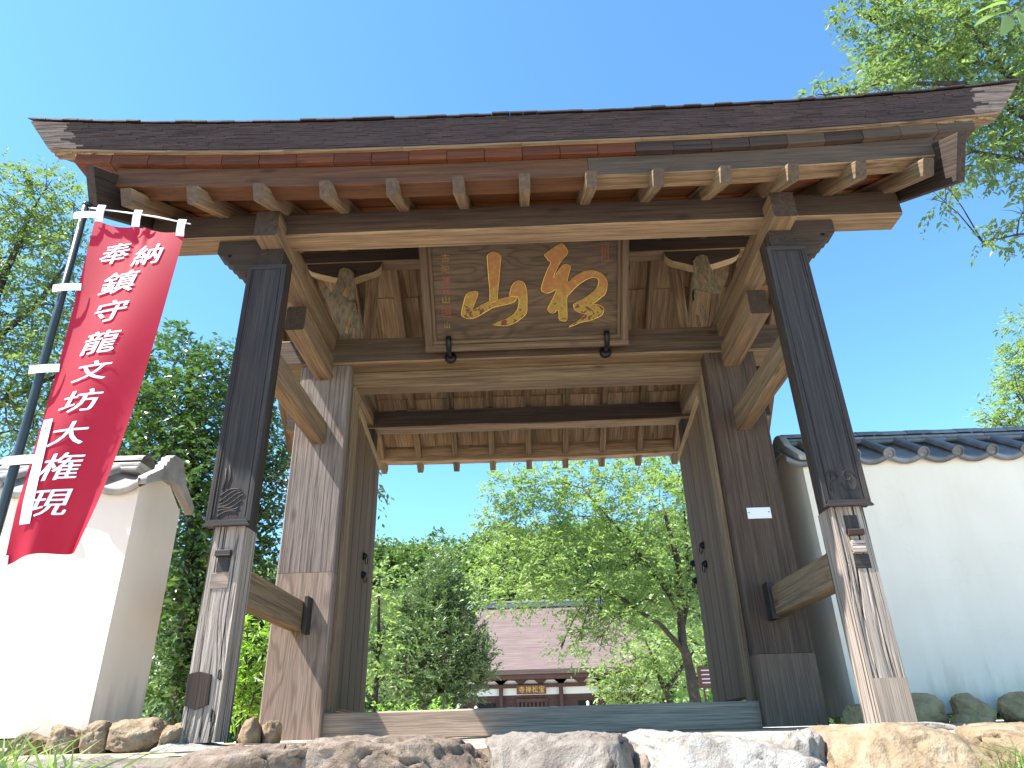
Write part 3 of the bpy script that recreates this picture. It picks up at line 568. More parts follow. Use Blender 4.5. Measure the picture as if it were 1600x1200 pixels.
def front_post(s):
    x0, x1 = s*PX-0.089, s*PX+0.089
    v, f = grooved_face(x0, x1, 0.0, 0.004, 1.088, 0.014, 3.3 if s < 0 else 8.1)
    n = len(v); nx = 84; nz = 120; D = 0.185
    bot = [(x0, D, 0.004), (x1, D, 0.004), (x1, D, 1.088), (x0, D, 1.088)]
    v = list(v)+bot
    f.append((n, n+3)+tuple(j*(nx+1) for j in range(nz, -1, -1))); f.append((n+1,)+tuple(j*(nx+1)+nx for j in range(0, nz+1))+(n+2,)); f.append((n+1, n+2, n+3, n))
    f.append((n, )+tuple(range(0, nx+1))+(n+1,)); f.append((n+3, n+2)+tuple(nz*(nx+1)+i for i in range(nx, -1, -1)))
    p = obj('front_post', fix(pyd('front_post', ux(v), f)), M['grey'], gate, GRAIN_UP)
    hbeam('post_shaft', x0+0.002, x1-0.002, 0.002, D, 1.088, 2.985, M['dark'], gate, ch=0.01)
    c = hbeam('casing_board', s*PX-0.122, s*PX+0.122, -0.028, 0.03, 1.085, 2.847, M['board'], gate, ch=0.004)
    for a, b, zz0, zz1 in ((-0.127, -0.098, 1.105, 2.847), (0.098, 0.127, 1.105, 2.847)):
        hbeam('moulding', s*PX+a, s*PX+b, -0.036, -0.0285, zz0, zz1, M['board'], c, ch=0.005)
    for a, b in ((-0.092, -0.084), (0.084, 0.092)): hbeam('moulding', s*PX+a, s*PX+b, -0.0325, -0.0285, 1.14, 2.82, M['board'], c, ch=0.003)
    me = prism([(s*PX-0.132, 1.078), (s*PX+0.132, 1.078), (s*PX+0.104, 1.112), (s*PX-0.104, 1.112)], -0.052, -0.0285, 'moulding')
    obj('moulding', me, M['board'], c)
    hbeam('moulding', s*PX-0.127, s*PX+0.127, -0.037, -0.0285, 2.815, 2.849, M['board'], c, ch=0.005)
    # carved scroll lines near the foot of the panel
    rel = []
    def curve(pts, r=0.0035): rel.append(tube_mesh([(s*PX+a, -0.0295, b) for a, b in pts], [r]*len(pts), 5))
    if s > 0:
        for cx, sg in ((0.035, 1), (-0.045, -1)):
            curve([(cx+sg*0.038*(1-t)*math.cos(t*9), 1.25+0.045*(1-t)*math.sin(t*9)) for t in np.linspace(0, 0.85, 26)])
        curve([(-0.075, 1.17), (-0.06, 1.24), (-0.05, 1.29), (-0.03, 1.25), (-0.012, 1.30)]); curve([(0.07, 1.2), (0.05, 1.17), (0.01, 1.17), (-0.01, 1.21)])
    else:
        for k in range(7):
            curve([(-0.07+0.14*t, 1.13+k*0.021+0.055*t+0.014*math.sin(t*5+k)) for t in np.linspace(0, 1-0.07*abs(k-3), 14)])
        curve([(-0.06, 1.29), (-0.05, 1.35), (-0.058, 1.42)]); curve([(-0.035, 1.3), (-0.025, 1.37), (-0.04, 1.44)])
    obj('carved_relief', join_meshes(rel, 'carved_relief'), M['board'], c, smooth=True)
    hbeam('post_head', s*PX-0.085, s*PX+0.085, -0.012, 0.18, 2.852, 2.99, M['dark'], gate, ch=0.006)
    return p
fpL = front_post(-1); fpR = front_post(1)
# let-in repair blocks, wedges
hbeam('wedge', -1.764, -1.682, -0.03, 0.02, 0.915, 0.95, M['board'], fpL, ch=0.004)
hbeam('repair_block', -1.756, -1.686, -0.006, 0.02, 0.835, 0.914, M['board'], fpL, ch=0.003)
hbeam('repair_block', -1.776, -1.678, -0.004, 0.02, 0.745, 0.828, M['foot'], fpL, ch=0.002)
me = prism([(-1.812, 0.321), (-1.76, 0.333), (-1.69, 0.315), (-1.686, 0.175), (-1.747, 0.152), (-1.81, 0.175)], -0.007, 0.015, 'repair_patch', bevel=0.002)
vv = [(v.co.z, v.co.x, v.co.y) for v in me.vertices]
for v, c in zip(me.vertices, vv): v.co = c
obj('repair_patch', me, M['dark'], fpL, GRAIN_UP)
hbeam('repair_block', 1.69, 1.764, -0.005, 0.02, 0.955, 1.035, M['board'], fpR, ch=0.003)
hbeam('wedge', 1.686, 1.77, -0.034, 0.02, 0.922, 0.954, M['dark'], fpR, ch=0.004)
hbeam('wedge', 1.695, 1.763, -0.022, 0.02, 0.828, 0.895, M['grey'], fpR, ch=0.004)
hbeam('repair_block', 1.697, 1.775, -0.005, 0.02, 0.747, 0.824, M['board'], fpR, ch=0.003)
hbeam('repair_patch', 1.633, 1.812, -0.005, 0.02, 0.004, 0.207, M['sill'], fpR, ch=0.002)
# main posts with newer feet
for s, seam in ((-1, 1.115), (1, 0.456)):
    a, b = (1.5, 1.925)
    x0, x1 = (a, b) if s > 0 else (-b, -a)
    p = hbeam('main_post', x0, x1, 1.43, 1.80, seam+0.003, 2.85, M['post'] if s < 0 else M['shadepost'], gate, ch=0.012, jit=0.004)
    hbeam('post_foot', x0-0.001, x1+0.001, 1.428, 1.80, 0.0, seam, M['foot'] if s < 0 else M['footshade'], gate, ch=0.01)
    jx = (1.47, 1.499) if s > 0 else (-1.499, -1.47)
    hbeam('door_jamb', jx[0], jx[1], 1.54, 1.70, 0.168, 2.70, M['beam'], gate, ch=0.004)
    hbeam('rear_post', s*PX-0.089, s*PX+0.089, 3.06, 3.24, 0.0, 2.95, M['dark'], gate, ch=0.012)
    # ties between front and main posts
    hbeam('lower_tie', s*PX-0.055, s*PX+0.055, 0.17, 1.43, 0.70, 0.895, M['beam'], gate, ch=0.008, jit=0.004)
    hbeam('tie_wedge', (s*1.64 if s < 0 else 1.66)-0.02 if s < 0 else 1.64, -1.63 if s < 0 else 1.685, 1.31, 1.428, 0.675, 0.925, M['board'], gate, ch=0.004)
    hbeam('upper_tie', s*PX-0.055, s*PX+0.055, 0.17, 1.43, 2.14, 2.335, M['beam'], gate, ch=0.008, jit=0.004)
    hbeam('rear_tie', s*PX-0.055, s*PX+0.055, 1.80, 3.06, 2.14, 2.335, M['orange'], gate, ch=0.008)
    # bracket nose, carrying arm
    weather_shade(hbeam('bracket_arm', s*PX-0.072, s*PX+0.072, 0.60, 2.35, 2.72, 2.925, M['beam'], gate, ch=0.012, seg=6), M['worn_shade'])
    weather_shade(hbeam('carrying_beam', s*PX-0.078, s*PX+0.078, -0.15, 3.42, 3.0, 3.205, M['beam'], gate, ch=0.01, jit=0.003), M['worn_shade'])
    # carved end bracket under the front beam
    bl = [(-2.11, 3.105), (-2.11, 3.009), (-2.095, 2.985), (-2.065, 2.975), (-2.055, 2.945), (-2.027, 2.938), (-2.015, 2.905), (-1.987, 2.895), (-1.975, 2.862), (-1.941, 2.855), (-1.932, 2.822), (-1.888, 2.826), (-1.80, 2.84), (-1.80, 3.105)]
    bl = bl if s < 0 else [(-a_, b_) for a_, b_ in bl]
    hole = [(-2.02+0.016*math.cos(t), 2.985+0.012*math.sin(t)) for t in np.linspace(0, 6.28, 9)[:-1]]
    hole = hole if s < 0 else [(-a_, b_) for a_, b_ in hole]
    obj('carved_bracket', prism(bl, 0.03, 0.14, 'carved_bracket', holes=(hole,), bevel=0.004), M['worn_shade'], gate)
# long beams
hbeam('threshold_sill', -1.499, 1.499, 1.5, 1.68, -0.01, 0.166, M['sill'], gate, ch=0.01, jit=0.004)
weather_shade(hbeam('tie_beam', -2.35, 2.35, 1.40, 1.72, 2.852, 3.10, M['beam'], gate, ch=0.014, jit=0.006), M['midworn_shade'])
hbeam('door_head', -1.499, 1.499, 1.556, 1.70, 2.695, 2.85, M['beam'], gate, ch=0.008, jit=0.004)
weather_shade(hbeam('front_beam', -2.58, 2.58, 0.0, 0.187, 3.108, 3.31, M['beam'], gate, ch=0.012, jit=0.006), M['worn_shade'])
weather_shade(hbeam('rear_beam', -2.58, 2.58, 3.055, 3.245, 2.955, 3.155, M['beam'], gate, ch=0.012, jit=0.01, seg=40), M['worn_shade'])
weather_shade(hbeam('ridge_purlin', -2.6, 2.6, 1.5, 1.655, 3.98, 4.16, M['beam'], gate, ch=0.01, jit=0.004), M['worn_shade'])
# carved struts carrying the ridge
S = [(-1.65, 3.105), (-1.66, 3.17), (-1.70, 3.322), (-1.75, 3.477), (-1.813, 3.6), (-1.864, 3.7), (-1.815, 3.735), (-1.753, 3.65), (-1.725, 3.72), (-1.71, 3.80), (-1.70, 3.90), (-1.66, 3.92), (-1.60, 3.90), (-1.56, 3.85), (-1.557, 3.79), (-1.526, 3.588), (-1.493, 3.407), (-1.46, 3.25), (-1.446, 3.105)]
ARM = [(-2.02, 3.977), (-2.0, 3.92), (-1.96, 3.89), (-1.90, 3.868), (-1.83, 3.845), (-1.75, 3.82), (-1.65, 3.80), (-1.56, 3.805), (-1.50, 3.83), (-1.451, 3.845), (-1.41, 3.858), (-1.38, 3.868), (-1.35, 3.89), (-1.325, 3.92), (-1.31, 3.977)]
H1 = [(-1.66, 3.62), (-1.63, 3.70), (-1.60, 3.72), (-1.59, 3.66), (-1.61, 3.58)]; H2 = [(-1.60, 3.22), (-1.585, 3.36), (-1.565, 3.40), (-1.56, 3.30), (-1.57, 3.2)]; H3 = [(-1.545, 3.44), (-1.53, 3.54), (-1.515, 3.53), (-1.52, 3.44)]
SL = [(-1.53, 3.16), (-1.525, 3.26), (-1.51, 3.27), (-1.505, 3.16)]
for s in (-1, 1):
    mir = (lambda P: P) if s < 0 else (lambda P: [(-a, b) for a, b in P])
    me = prism(mir(S), 1.488, 1.50, 'carved_strut', holes=tuple(mir(h) for h in (H1, H2, H3, SL)), bevel=0.003)
    obj('carved_strut', me, M['carved'], gate)
    am = prism(mir(ARM), 1.503, 1.605, 'curved_arm', bevel=0.003)
    weather_shade(obj('curved_arm', am, M['pale'], gate), M['worn_shade'])  # bounce-lit underside put in as pale wood, front face darkened
    hbeam('strut_post', s*1.43-0.045, s*1.43+0.045, 1.625, 1.75, 3.10, 3.978, M['deck'], gate, ch=0.006)
# rafters
RX = [0.008+0.42*k for k in range(-6, 7)]
def slope_beam(name, y0, z0, y1, z1, x, w, h, mat, x1=None, **k):
    x1 = x if x1 is None else x1
    d = Vector((0, y1-y0, z1-z0)).normalized(); nrm = Vector((0, -d.z, d.y))
    if nrm.z < 0: nrm = -nrm
    o_ = nrm*h/2
    return beam(name, (x, y0+o_.y, z0+o_.z), (x1, y1+o_.y, z1+o_.z), w, h, mat, gate, **k)
FY0, FZ0, RY, RZ, BY0, BZ0 = -0.42, 3.055, 1.6, 4.166, 3.89, 2.735
fr = slope_beam('rafter', FY0, FZ0, RY, RZ, RX[0], 0.068, 0.112, M['beam'], ch=0.006)
br = slope_beam('rafter', BY0, BZ0, RY, RZ, RX[0], 0.066, 0.112, M['beam'], ch=0.006)
weather_shade(fr, M['midworn_shade'], lim=0.8)
for x in RX[1:]:
    for src in (fr, br):
        l = src.location.copy(); l.x = x
        c = dup(src, l, gate); c.matrix_parent_inverse = src.matrix_parent_inverse
# eave timbers
def upturn(x): return 0.095*(abs(x)/3.0)**3
def curved(name, x0, x1, y, z, w, h, mat, parent=gate, **k):
    xc = (x0+x1)/2; m, L = frame((x0, y, z), (x1, y, z), (0, 0, 1))
    return obj(name, beam_mesh(L, w, h, off=lambda q: upturn(q+xc), seg=max(2, int(L/0.15)), **k), mat, parent, m)
curved('eave_beam', -2.66, 0.42, -0.32, 3.266, 0.14, 0.158, M['orange'], ch=0.006)
weather_shade(curved('eave_beam', 0.423, 2.66, -0.32, 3.266, 0.14, 0.158, M['beam'], ch=0.006), M['midworn_shade'])
curved('rear_eave_beam', -2.60, 2.60, 3.78, 2.885, 0.13, 0.155, M['deck'], ch=0.006)
xs = np.linspace(-2.94, 2.94, 25)
for i in range(24):
    x = (xs[i]+xs[i+1])/2
    mt = M['red'] if x < 0.75 else (M['dark'] if x < 1.75 or 2.0 < x < 2.3 else M['midworn_shade'])
    curved('eave_board', xs[i]+0.002, xs[i+1]-0.002, -0.355+0.0015*((i*7) % 3), 3.395, 0.146, 0.096, mt, ch=0.003)
    curved('rear_eave_board', xs[i]*0.9+0.002, xs[i+1]*0.9-0.002, 3.82, 3.010, 0.146, 0.09, M['deck'], ch=0.003)
# barge boards
for s in (-1, 1):
    for (y0, z0, y1, z1) in ((-0.46, 2.965, 1.6, 4.12), (4.0, 2.66, 1.6, 4.16)):
        slope_beam('barge_board', y0, z0, y1, z1, s*(2.68 if y0 < 0 else 2.66), 0.055, 0.30, M['dark'] if y0 < 0 else M['beam'], x1=s*2.54, ch=0.006)
# roof deck boards: along the eave in front, along the slope behind
fs = (RZ-FZ0)/(RY-FY0); fa = math.atan(fs); rs = (BZ0-RZ)/(BY0-RY)
def front_deck_z(y): return FZ0+(y-FY0)*fs+0.112/math.cos(fa)+0.004
proto = {}
ny = 13; ystep = 1.92/ny
for i in range(ny):
    y = -0.30+ystep*i
    xe = 2.64-0.12*(i+1)/ny
    for (x0, x1) in ((-xe, -0.9), (-0.898, 0.93), (0.932, xe)):
        L = x1-x0; z = front_deck_z(y+ystep/2)+0.015*(i % 2)+0.010
        m, _ = frame((x0, y+ystep/2, z), (x1, y+ystep/2, z), (0, -math.sin(fa), math.cos(fa)))
        key = round(L, 3)
        if key not in proto: proto[key] = beam_mesh(L, ystep/math.cos(fa)*1.0, 0.016, ch=0.003, seg=2); proto[key].materials.append(M['deckred']); 
        obj('deck_board', proto[key], None, gate, m)
ra = math.atan(-rs)
def rear_deck_z(y): return BZ0+(y-BY0)*rs+0.112/math.cos(ra)+0.004
cw = 0.212; nc = 24; ncourse = 4; ys_ = np.linspace(3.70, 1.62, ncourse+1)
Lc = (ys_[0]-ys_[1])/math.cos(ra); pm = beam_mesh(Lc+0.03, cw-0.004, 0.014, ch=0.002, seg=2); pm.materials.append(M['deck'])
for c in range(ncourse):
    for i in range(nc):
        x = -nc*cw/2+cw*(i+0.5)
        lift = 0.016*(c % 2)+0.003*((i*5) % 3)
        y0, y1 = ys_[c]+0.01, ys_[c+1]-0.01
        m, _ = frame((x, y0, rear_deck_z(y0)+lift+0.01), (x, y1, rear_deck_z(y1)+lift+0.01), (0, 0, 1))
        obj('deck_board', pm, None, gate, m)
# bark roof body and its layered edge
def roof_body():
    v = []; f = []; nx = 32; X = np.linspace(-1, 1, nx+1)
    prof = [(-0.44, 3.445), (1.6, 4.60), (4.05, 3.03), (4.10, 3.21), (1.6, 4.86), (-0.49, 3.625)]
    for t in X:
        for k, (y, z) in enumerate(prof):
            hx = (3.11, 2.72, 2.84, 2.88, 2.80, 3.245)[k]
            x = t*hx; ef = 1.0 if k in (0, 2, 3, 5) else 0.6
            v.append((x, y, z+upturn(x)*ef))
    for i in range(nx):
        for k in range(6): f.append((i*6+k, (i+1)*6+k, (i+1)*6+(k+1) % 6, i*6+(k+1) % 6))
    f.append((0, 1, 4, 5)); f.append((1, 2, 3, 4)); b = nx*6; f.append((b+5, b+4, b+1, b)); f.append((b+4, b+3, b+2, b+1))
    return fix(pyd('roof_body', v, f))
roof = obj('bark_roof', roof_body(), M['shingle'], gate)
L = []; g = np.random.default_rng(3)
vv = []; ff = []
def bx(x0, x1, y0, y1, z0, z1, lean=0.0):
    b = len(vv)
    for (x, y, z) in ((x0, y0, z0), (x1, y0, z0), (x1, y1, z0), (x0, y1, z0), (x0, y0-lean, z1), (x1, y0-lean, z1), (x1, y1, z1), (x0, y1, z1)): vv.append((x, y, z+upturn(x)))
    ff.extend([(b, b+3, b+2, b+1), (b+4, b+5, b+6, b+7), (b, b+1, b+5, b+4), (b+1, b+2, b+6, b+5), (b+2, b+3, b+7, b+6), (b+3, b, b+4, b+7)])
NC = 14; pv_, pf_ = [], []
for k in range(NC):
    t0, t1 = k/NC, (k+1)/NC; hx = 3.13+0.135*(t0+t1)/2; x = -hx
    z0 = 3.447+0.176*t0; z1 = 3.447+0.176*t1-0.0012
    while x < hx:
        w = min(g.uniform(0.06, 0.15), hx-x); j = g.uniform(0, 0.007)
        if abs(x+w/2) > 2.93+0.1*t0+0.03*math.sin(k*5.1):
            keep = (vv, ff); vv, ff = pv_, pf_; bx(x, x+w-0.001, -0.450-0.05*t0-j*0.4, -0.40, z0, z1, 0.003); vv, ff = keep
        else: bx(x, x+w-0.001, -0.450-0.05*t0-j, -0.40, z0, z1, 0.003)
        x += w
ed = obj('shingle_edge', pyd('shingle_edge', vv, ff), M['shingle'], gate); ed['kind'] = 'stuff'
ed = obj('shingle_edge', pyd('shingle_edge', pv_, pf_), M['post'], gate); ed['kind'] = 'stuff'; ed['label'] = 'paler grey ends of the shingle edge'
vv = []; ff = []; x = -3.275
while x < 3.275:
    w = min(g.uniform(0.085, 0.125), 3.275-x); j = g.uniform(-0.006, 0.006)
    bx(x, x+w-0.0015, -0.522+j, -0.2, 3.6245, 3.6345+g.uniform(0, 0.003)); x += w
for v_ in range(0, len(vv)):
    x_, y_, z_ = vv[v_]
    if y_ > -0.3: vv[v_] = (x_, y_, z_+0.3*0.6)
tp = obj('top_shingles', pyd('top_shingles', vv, ff), M['shingle'], gate); tp['kind'] = 'stuff'
# soffit boards under the gable overhang and the pale strip under the shingle edge
for s in (-1, 1):
    for (xa, xb) in ((2.75, 2.60), (2.89, 2.64), (3.03, 2.67)):
        for (y0, z0, y1, z1) in ((-0.43, 3.428, 1.6, 4.578), (4.03, 3.01, 1.6, 4.578)):
            x0 = xa if y0 < 0 else xa-0.22
            m, Lb = frame((s*x0, y0, z0+upturn(x0)*0.9), (s*xb, y1, z1+upturn(xb)*0.55), (0, 0, 1))
            obj('soffit_board', beam_mesh(Lb, 0.13, 0.018, ch=0.003, seg=2), M['beam'], gate, m)
for i in range(8): curved('soffit_board', -3.1+0.775*i, -3.1+0.775*(i+1)-0.002, -0.405, 3.434, 0.09, 0.018, M['beam'], ch=0.002)
# door leaves
def door(s):
    hinge = Vector((s*1.485, 1.72, 0)); end = Vector((s*1.59, 3.2, 0)); d = (end-hinge); Lw = d.length; d.normalize(); nrm = Vector((-s*d.y, s*d.x, 0)) if True else None
    nrm = Vector((-s, 0, 0)); nrm = (nrm-d*nrm.dot(d)).normalized()      # towards the passage
    root = None
    nb = 9; bw = Lw/nb
    base = hinge-nrm*0.03
    def bd(name, a0, a1, z0, z1, t0, t1, mat, parent, ch=0.004):
        c = hinge+d*((a0+a1)/2)+nrm*((t0+t1)/2)
        if z1-z0 > a1-a0:
            m = Matrix(((0, d.x, nrm.x, c.x), (0, d.y, nrm.y, c.y), (1, 0, 0, (z0+z1)/2), (0, 0, 0, 1)))
            if m.to_3x3().determinant() < 0: m = Matrix(((0, d.x, -nrm.x, c.x), (0, d.y, -nrm.y, c.y), (1, 0, 0, (z0+z1)/2), (0, 0, 0, 1)))
            return obj(name, beam_mesh(z1-z0, a1-a0, t1-t0, ch=ch, seg=3), mat, parent, m)
        x = d; z = Vector((0, 0, 1)); y = z.cross(x)
        m = Matrix(((x.x, y.x, 0, c.x), (x.y, y.y, 0, c.y), (0, 0, 1, (z0+z1)/2), (0, 0, 0, 1)))
        return obj(name, beam_mesh(a1-a0, t1-t0, z1-z0, ch=ch, seg=3), mat, parent, m)
    leaf = bd('door_leaf', 0.0, Lw, 0.19, 2.60, -0.045, -0.02, M['door'], gate)
    for i in range(nb): bd('door_plank', i*bw+0.003, (i+1)*bw-0.003, 0.20, 2.53, -0.0195, 0.004+0.003*(i % 2), M['door'], leaf, 0.006)
    bd('top_rail', 0.0, Lw, 2.532, 2.60, -0.0195, 0.02, M['pale'], leaf, 0.005)
    hs = [(0.80, 1.475), (0.80, 1.31)]+([(1.47, 1.455), (1.47, 1.29)] if s > 0 else [])
    for (a, z) in hs:
        c = hinge+d*a+nrm*0.006
        pl = [c+Vector((0, 0, z)), c+nrm*0.012+Vector((0, 0, z)), c+nrm*0.034+Vector((0, 0, z)), c+nrm*0.044+Vector((0, 0, z))]
        h = obj('door_handle', tube_mesh(pl, [0.034, 0.033, 0.02, 0.004], 14), M['iron'], leaf, smooth=True)
        ring = [c+nrm*(0.03+0.006*math.sin(t))+d*0.034*math.sin(t)+Vector((0, 0, z-0.036-0.036*-math.cos(t))) for t in np.linspace(0, 2*math.pi, 15)]
        obj('pull_ring', tube_mesh(ring, [0.005]*15, 6), M['iron'], h, smooth=True)
    return leaf
door(-1); door(1)

# ------------------------------------------------------------------ name plaque hung inside the gate
PB = Vector((0, 1.30, 2.893)); PV = Vector((0, -0.56, 0.63)).normalized(); PN = Vector((1, 0, 0)).cross(PV)   # PN points away from the viewer
plq = thing('name_plaque', 'framed wooden plaque with gilt characters hung under the front beam', 'plaque', PB)
PM = Matrix(((1, 0, PV.x, PB.x), (0, -PN.y, PV.y, PB.y), (0, -PN.z, PV.z, PB.z), (0, 0, 0, 1)))
def pb(name, x0, x1, y0, y1, z0, z1, mat, parent, **k):
    d = (x1-x0, z1-z0)
    if d[0] >= d[1]: m = PM @ Matrix.Translation(((x0+x1)/2, (y0+y1)/2, (z0+z1)/2)); return obj(name, beam_mesh(x1-x0, y1-y0, z1-z0, **k), mat, parent, m)
    m = PM @ Matrix.Translation(((x0+x1)/2, (y0+y1)/2, (z0+z1)/2)) @ Matrix(((0, -1, 0, 0), (0, 0, -1, 0), (1, 0, 0, 0), (0, 0, 0, 1)))
    return obj(name, beam_mesh(z1-z0, x1-x0, y1-y0, **k), mat, parent, m)
PH = 0.96
panel = pb('panel', -0.765, 0.795, 0.0, 0.03, 0.07, PH-0.07, M['plaque'], plq, ch=0.002, seg=4)
for (x0, x1, z0, z1) in ((-0.84, 0.845, -0.005, 0.055), (-0.84, 0.845, PH-0.055, PH)):
    pb('frame', x0, x1, -0.05, 0.035, z0, z1, M['frame'], plq, ch=0.012)
for (x0, x1) in ((-0.84, -0.775), (0.785, 0.845)): pb('frame', x0, x1, -0.049, 0.034, 0.05, PH-0.05, M['frame'], plq, ch=0.012)
for (x0, x1, z0, z1) in ((-0.78, 0.79, 0.055, 0.09), ): pb('frame', x0, x1, -0.025, 0.002, z0, z1, M['frame'], plq, ch=0.006)
for (x0, x1) in ((-0.776, -0.745), (0.755, 0.786)): pb('frame', x0, x1, -0.024, 0.002, 0.09, PH-0.06, M['frame'], plq, ch=0.006)
GA = [(-0.295, 0.774), (-0.274, 0.796), (-0.242, 0.801), (-0.204, 0.791), (-0.182, 0.767), (-0.187, 0.725), (-0.195, 0.674), (-0.206, 0.577), (-0.219, 0.493), (-0.229, 0.40), (-0.292, 0.39), (-0.285, 0.482), (-0.291, 0.58), (-0.294, 0.678), (-0.296, 0.742)]
GB = [(-0.535, 0.289), (-0.518, 0.358), (-0.486, 0.463), (-0.459, 0.482), (-0.403, 0.493), (-0.379, 0.476), (-0.4, 0.42), (-0.442, 0.33), (-0.379, 0.363), (-0.299, 0.402), (-0.212, 0.417), (-0.126, 0.434), (-0.093, 0.442), (-0.057, 0.431), (-0.071, 0.409), (-0.095, 0.386), (-0.162, 0.369), (-0.228, 0.358), (-0.268, 0.349), (-0.322, 0.318), (-0.377, 0.287), (-0.431, 0.265), (-0.477, 0.262)]
GC = [(-0.126, 0.434), (-0.122, 0.47), (-0.11, 0.515), (-0.083, 0.553), (-0.049, 0.566), (-0.011, 0.554), (0.008, 0.517), (0.016, 0.471), (0.018, 0.392), (0.013, 0.299), (-0.013, 0.267), (-0.061, 0.232), (-0.115, 0.204), (-0.175, 0.194), (-0.235, 0.2), (-0.281, 0.206), (-0.22, 0.231), (-0.153, 0.255), (-0.099, 0.287), (-0.064, 0.329), (-0.051, 0.375), (-0.051, 0.415), (-0.067, 0.435)]
GD = [(0.162, 0.761), (0.225, 0.807), (0.295, 0.848), (0.316, 0.847), (0.343, 0.816), (0.359, 0.778), (0.352, 0.761), (0.313, 0.722), (0.285, 0.682), (0.256, 0.628), (0.231, 0.566), (0.256, 0.6), (0.284, 0.64), (0.313, 0.677), (0.347, 0.683), (0.382, 0.661), (0.36, 0.596), (0.349, 0.548), (0.359, 0.534), (0.387, 0.561), (0.443, 0.6), (0.499, 0.622), (0.554, 0.624), (0.61, 0.608), (0.651, 0.572), (0.676, 0.53), (0.672, 0.474), (0.658, 0.426), (0.623, 0.402), (0.581, 0.365), (0.546, 0.349), (0.595, 0.343), (0.637, 0.324), (0.649, 0.295), (0.63, 0.25), (0.566, 0.224), (0.51, 0.208), (0.453, 0.199), (0.403, 0.179), (0.353, 0.161), (0.368, 0.18), (0.432, 0.21), (0.489, 0.262), (0.496, 0.272), (0.44, 0.282), (0.405, 0.308), (0.391, 0.351), (0.413, 0.367), (0.483, 0.397), (0.532, 0.43), (0.574, 0.46), (0.595, 0.491), (0.606, 0.532), (0.599, 0.557), (0.561, 0.57), (0.512, 0.556), (0.456, 0.524), (0.414, 0.49), (0.379, 0.453), (0.343, 0.419), (0.342, 0.345), (0.344, 0.224), (0.319, 0.211), (0.273, 0.227), (0.274, 0.291), (0.264, 0.313), (0.235, 0.285), (0.207, 0.286), (0.18, 0.316), (0.195, 0.351), (0.231, 0.413), (0.253, 0.461), (0.257, 0.482), (0.218, 0.459), (0.183, 0.45), (0.141, 0.465), (0.131, 0.493), (0.15, 0.548), (0.187, 0.644), (0.223, 0.708), (0.199, 0.712), (0.183, 0.74)]
def smooth_poly(P, it=2):
    for _ in range(it):
        Q = []
        for i in range(len(P)):
            a, b = P[i], P[(i+1) % len(P)]
            Q += [(a[0]*0.8+b[0]*0.2, a[1]*0.8+b[1]*0.2), (a[0]*0.2+b[0]*0.8, a[1]*0.2+b[1]*0.8)]
        P = Q
    return P
def outline_tube(P, y, r): 
    Q = [(a, y, b) for a, b in P]+[(P[0][0], y, P[0][1])]
    return tube_mesh(Q, [r]*len(Q), 5)
for nm, polys in (('mountain_character', (GA, GB, GC)), ('cursive_character', (GD,))):
    par = None
    for i, P in enumerate(polys):
        Q = smooth_poly(P, 1)
        me = prism(Q, -0.008-0.0012*i, 0.002, 'stroke')
        o = obj('gilt_character' if par is None else 'stroke', me, M['gold'], plq if par is None else par, PM)
        if par is None: par = o
        obj('gilt_rim', outline_tube(Q, -0.008-0.0012*i, 0.0022), M['goldrim'], par, PM)
col = '古陀禅元山'
for i, (ch, (a, b)) in enumerate(zip(col, ((-0.635, 0.767), (-0.638, 0.677), (-0.64, 0.583), (-0.642, 0.498), (-0.649, 0.429)))):
    me, co = text_mesh(ch, 0.0); n = len(co); s_ = 0.066
    me.vertices.foreach_set('co', np.stack([a+co[:, 0]*s_, np.full(n, -0.0022), b+co[:, 1]*s_], 1).astype(np.float32).ravel())
    obj('small_character', me, M['gold'] if i in (0, 1, 4) else M['sealred'], plq, PM)
def seal(x0, x1, z0, z1, mat):
    B = []; r = 0.004
    for (a0, a1, b0, b1) in ((x0, x1, z0, z0+r), (x0, x1, z1-r, z1), (x0, x0+r, z0+r, z1-r), (x1-r, x1, z0+r, z1-r)): B.append((a0, a1, -0.0035, 0.001, b0, b1))
    w = x1-x0; h = z1-z0; m = max(2, int(h/w*2.2+1))
    for i in range(m):
        zz = z0+h*(i+0.7)/(m+0.4)
        B.append((x0+w*0.15, x0+w*0.46, -0.0034, 0.001, zz, zz+r)); B.append((x0+w*0.55, x0+w*0.85, -0.0034, 0.001, zz+0.008, zz+0.008+r))
    for fx in (0.15, 0.42, 0.55, 0.81): B.append((x0+w*fx, x0+w*fx+r*0.9, -0.0030, 0.001, z0+h*0.14, z1-h*0.14))
    return obj('seal_mark', boxes_mesh(B), mat, plq, PM)
seal(-0.69, -0.618, 0.285, 0.372, M['sealred']); seal(0.624, 0.686, 0.70, 0.83, M['sealred'])
me, co = text_mesh('山', 0.02); n = len(co)
me.vertices.foreach_set('co', np.stack([-0.653+co[:, 0]*0.05, np.full(n, -0.0022), 0.216+co[:, 1]*0.05], 1).astype(np.float32).ravel()); obj('small_character', me, M['gold'], plq, PM)
for xh in (-0.645, 0.665):
    bkt = thing('iron_hook', ('left' if xh < 0 else 'right')+' black iron hook holding up the gilt plaque on the tie beam', 'hook', (xh, 1.395, 2.93), 'iron hooks under the plaque')
    obj('stem', tube_mesh([(xh, 1.40, 2.87), (xh, 1.30, 2.865), (xh, 1.245, 2.875), (xh, 1.21, 2.92), (xh, 1.195, 2.965)], [0.02, 0.021, 0.022, 0.022, 0.024], 10), M['iron'], bkt, smooth=True)
    obj('head', tube_mesh([(xh, 1.40, 2.87), (xh, 1.378, 2.87), (xh, 1.365, 2.87)], [0.05, 0.05, 0.02], 12), M['iron'], bkt, smooth=True)

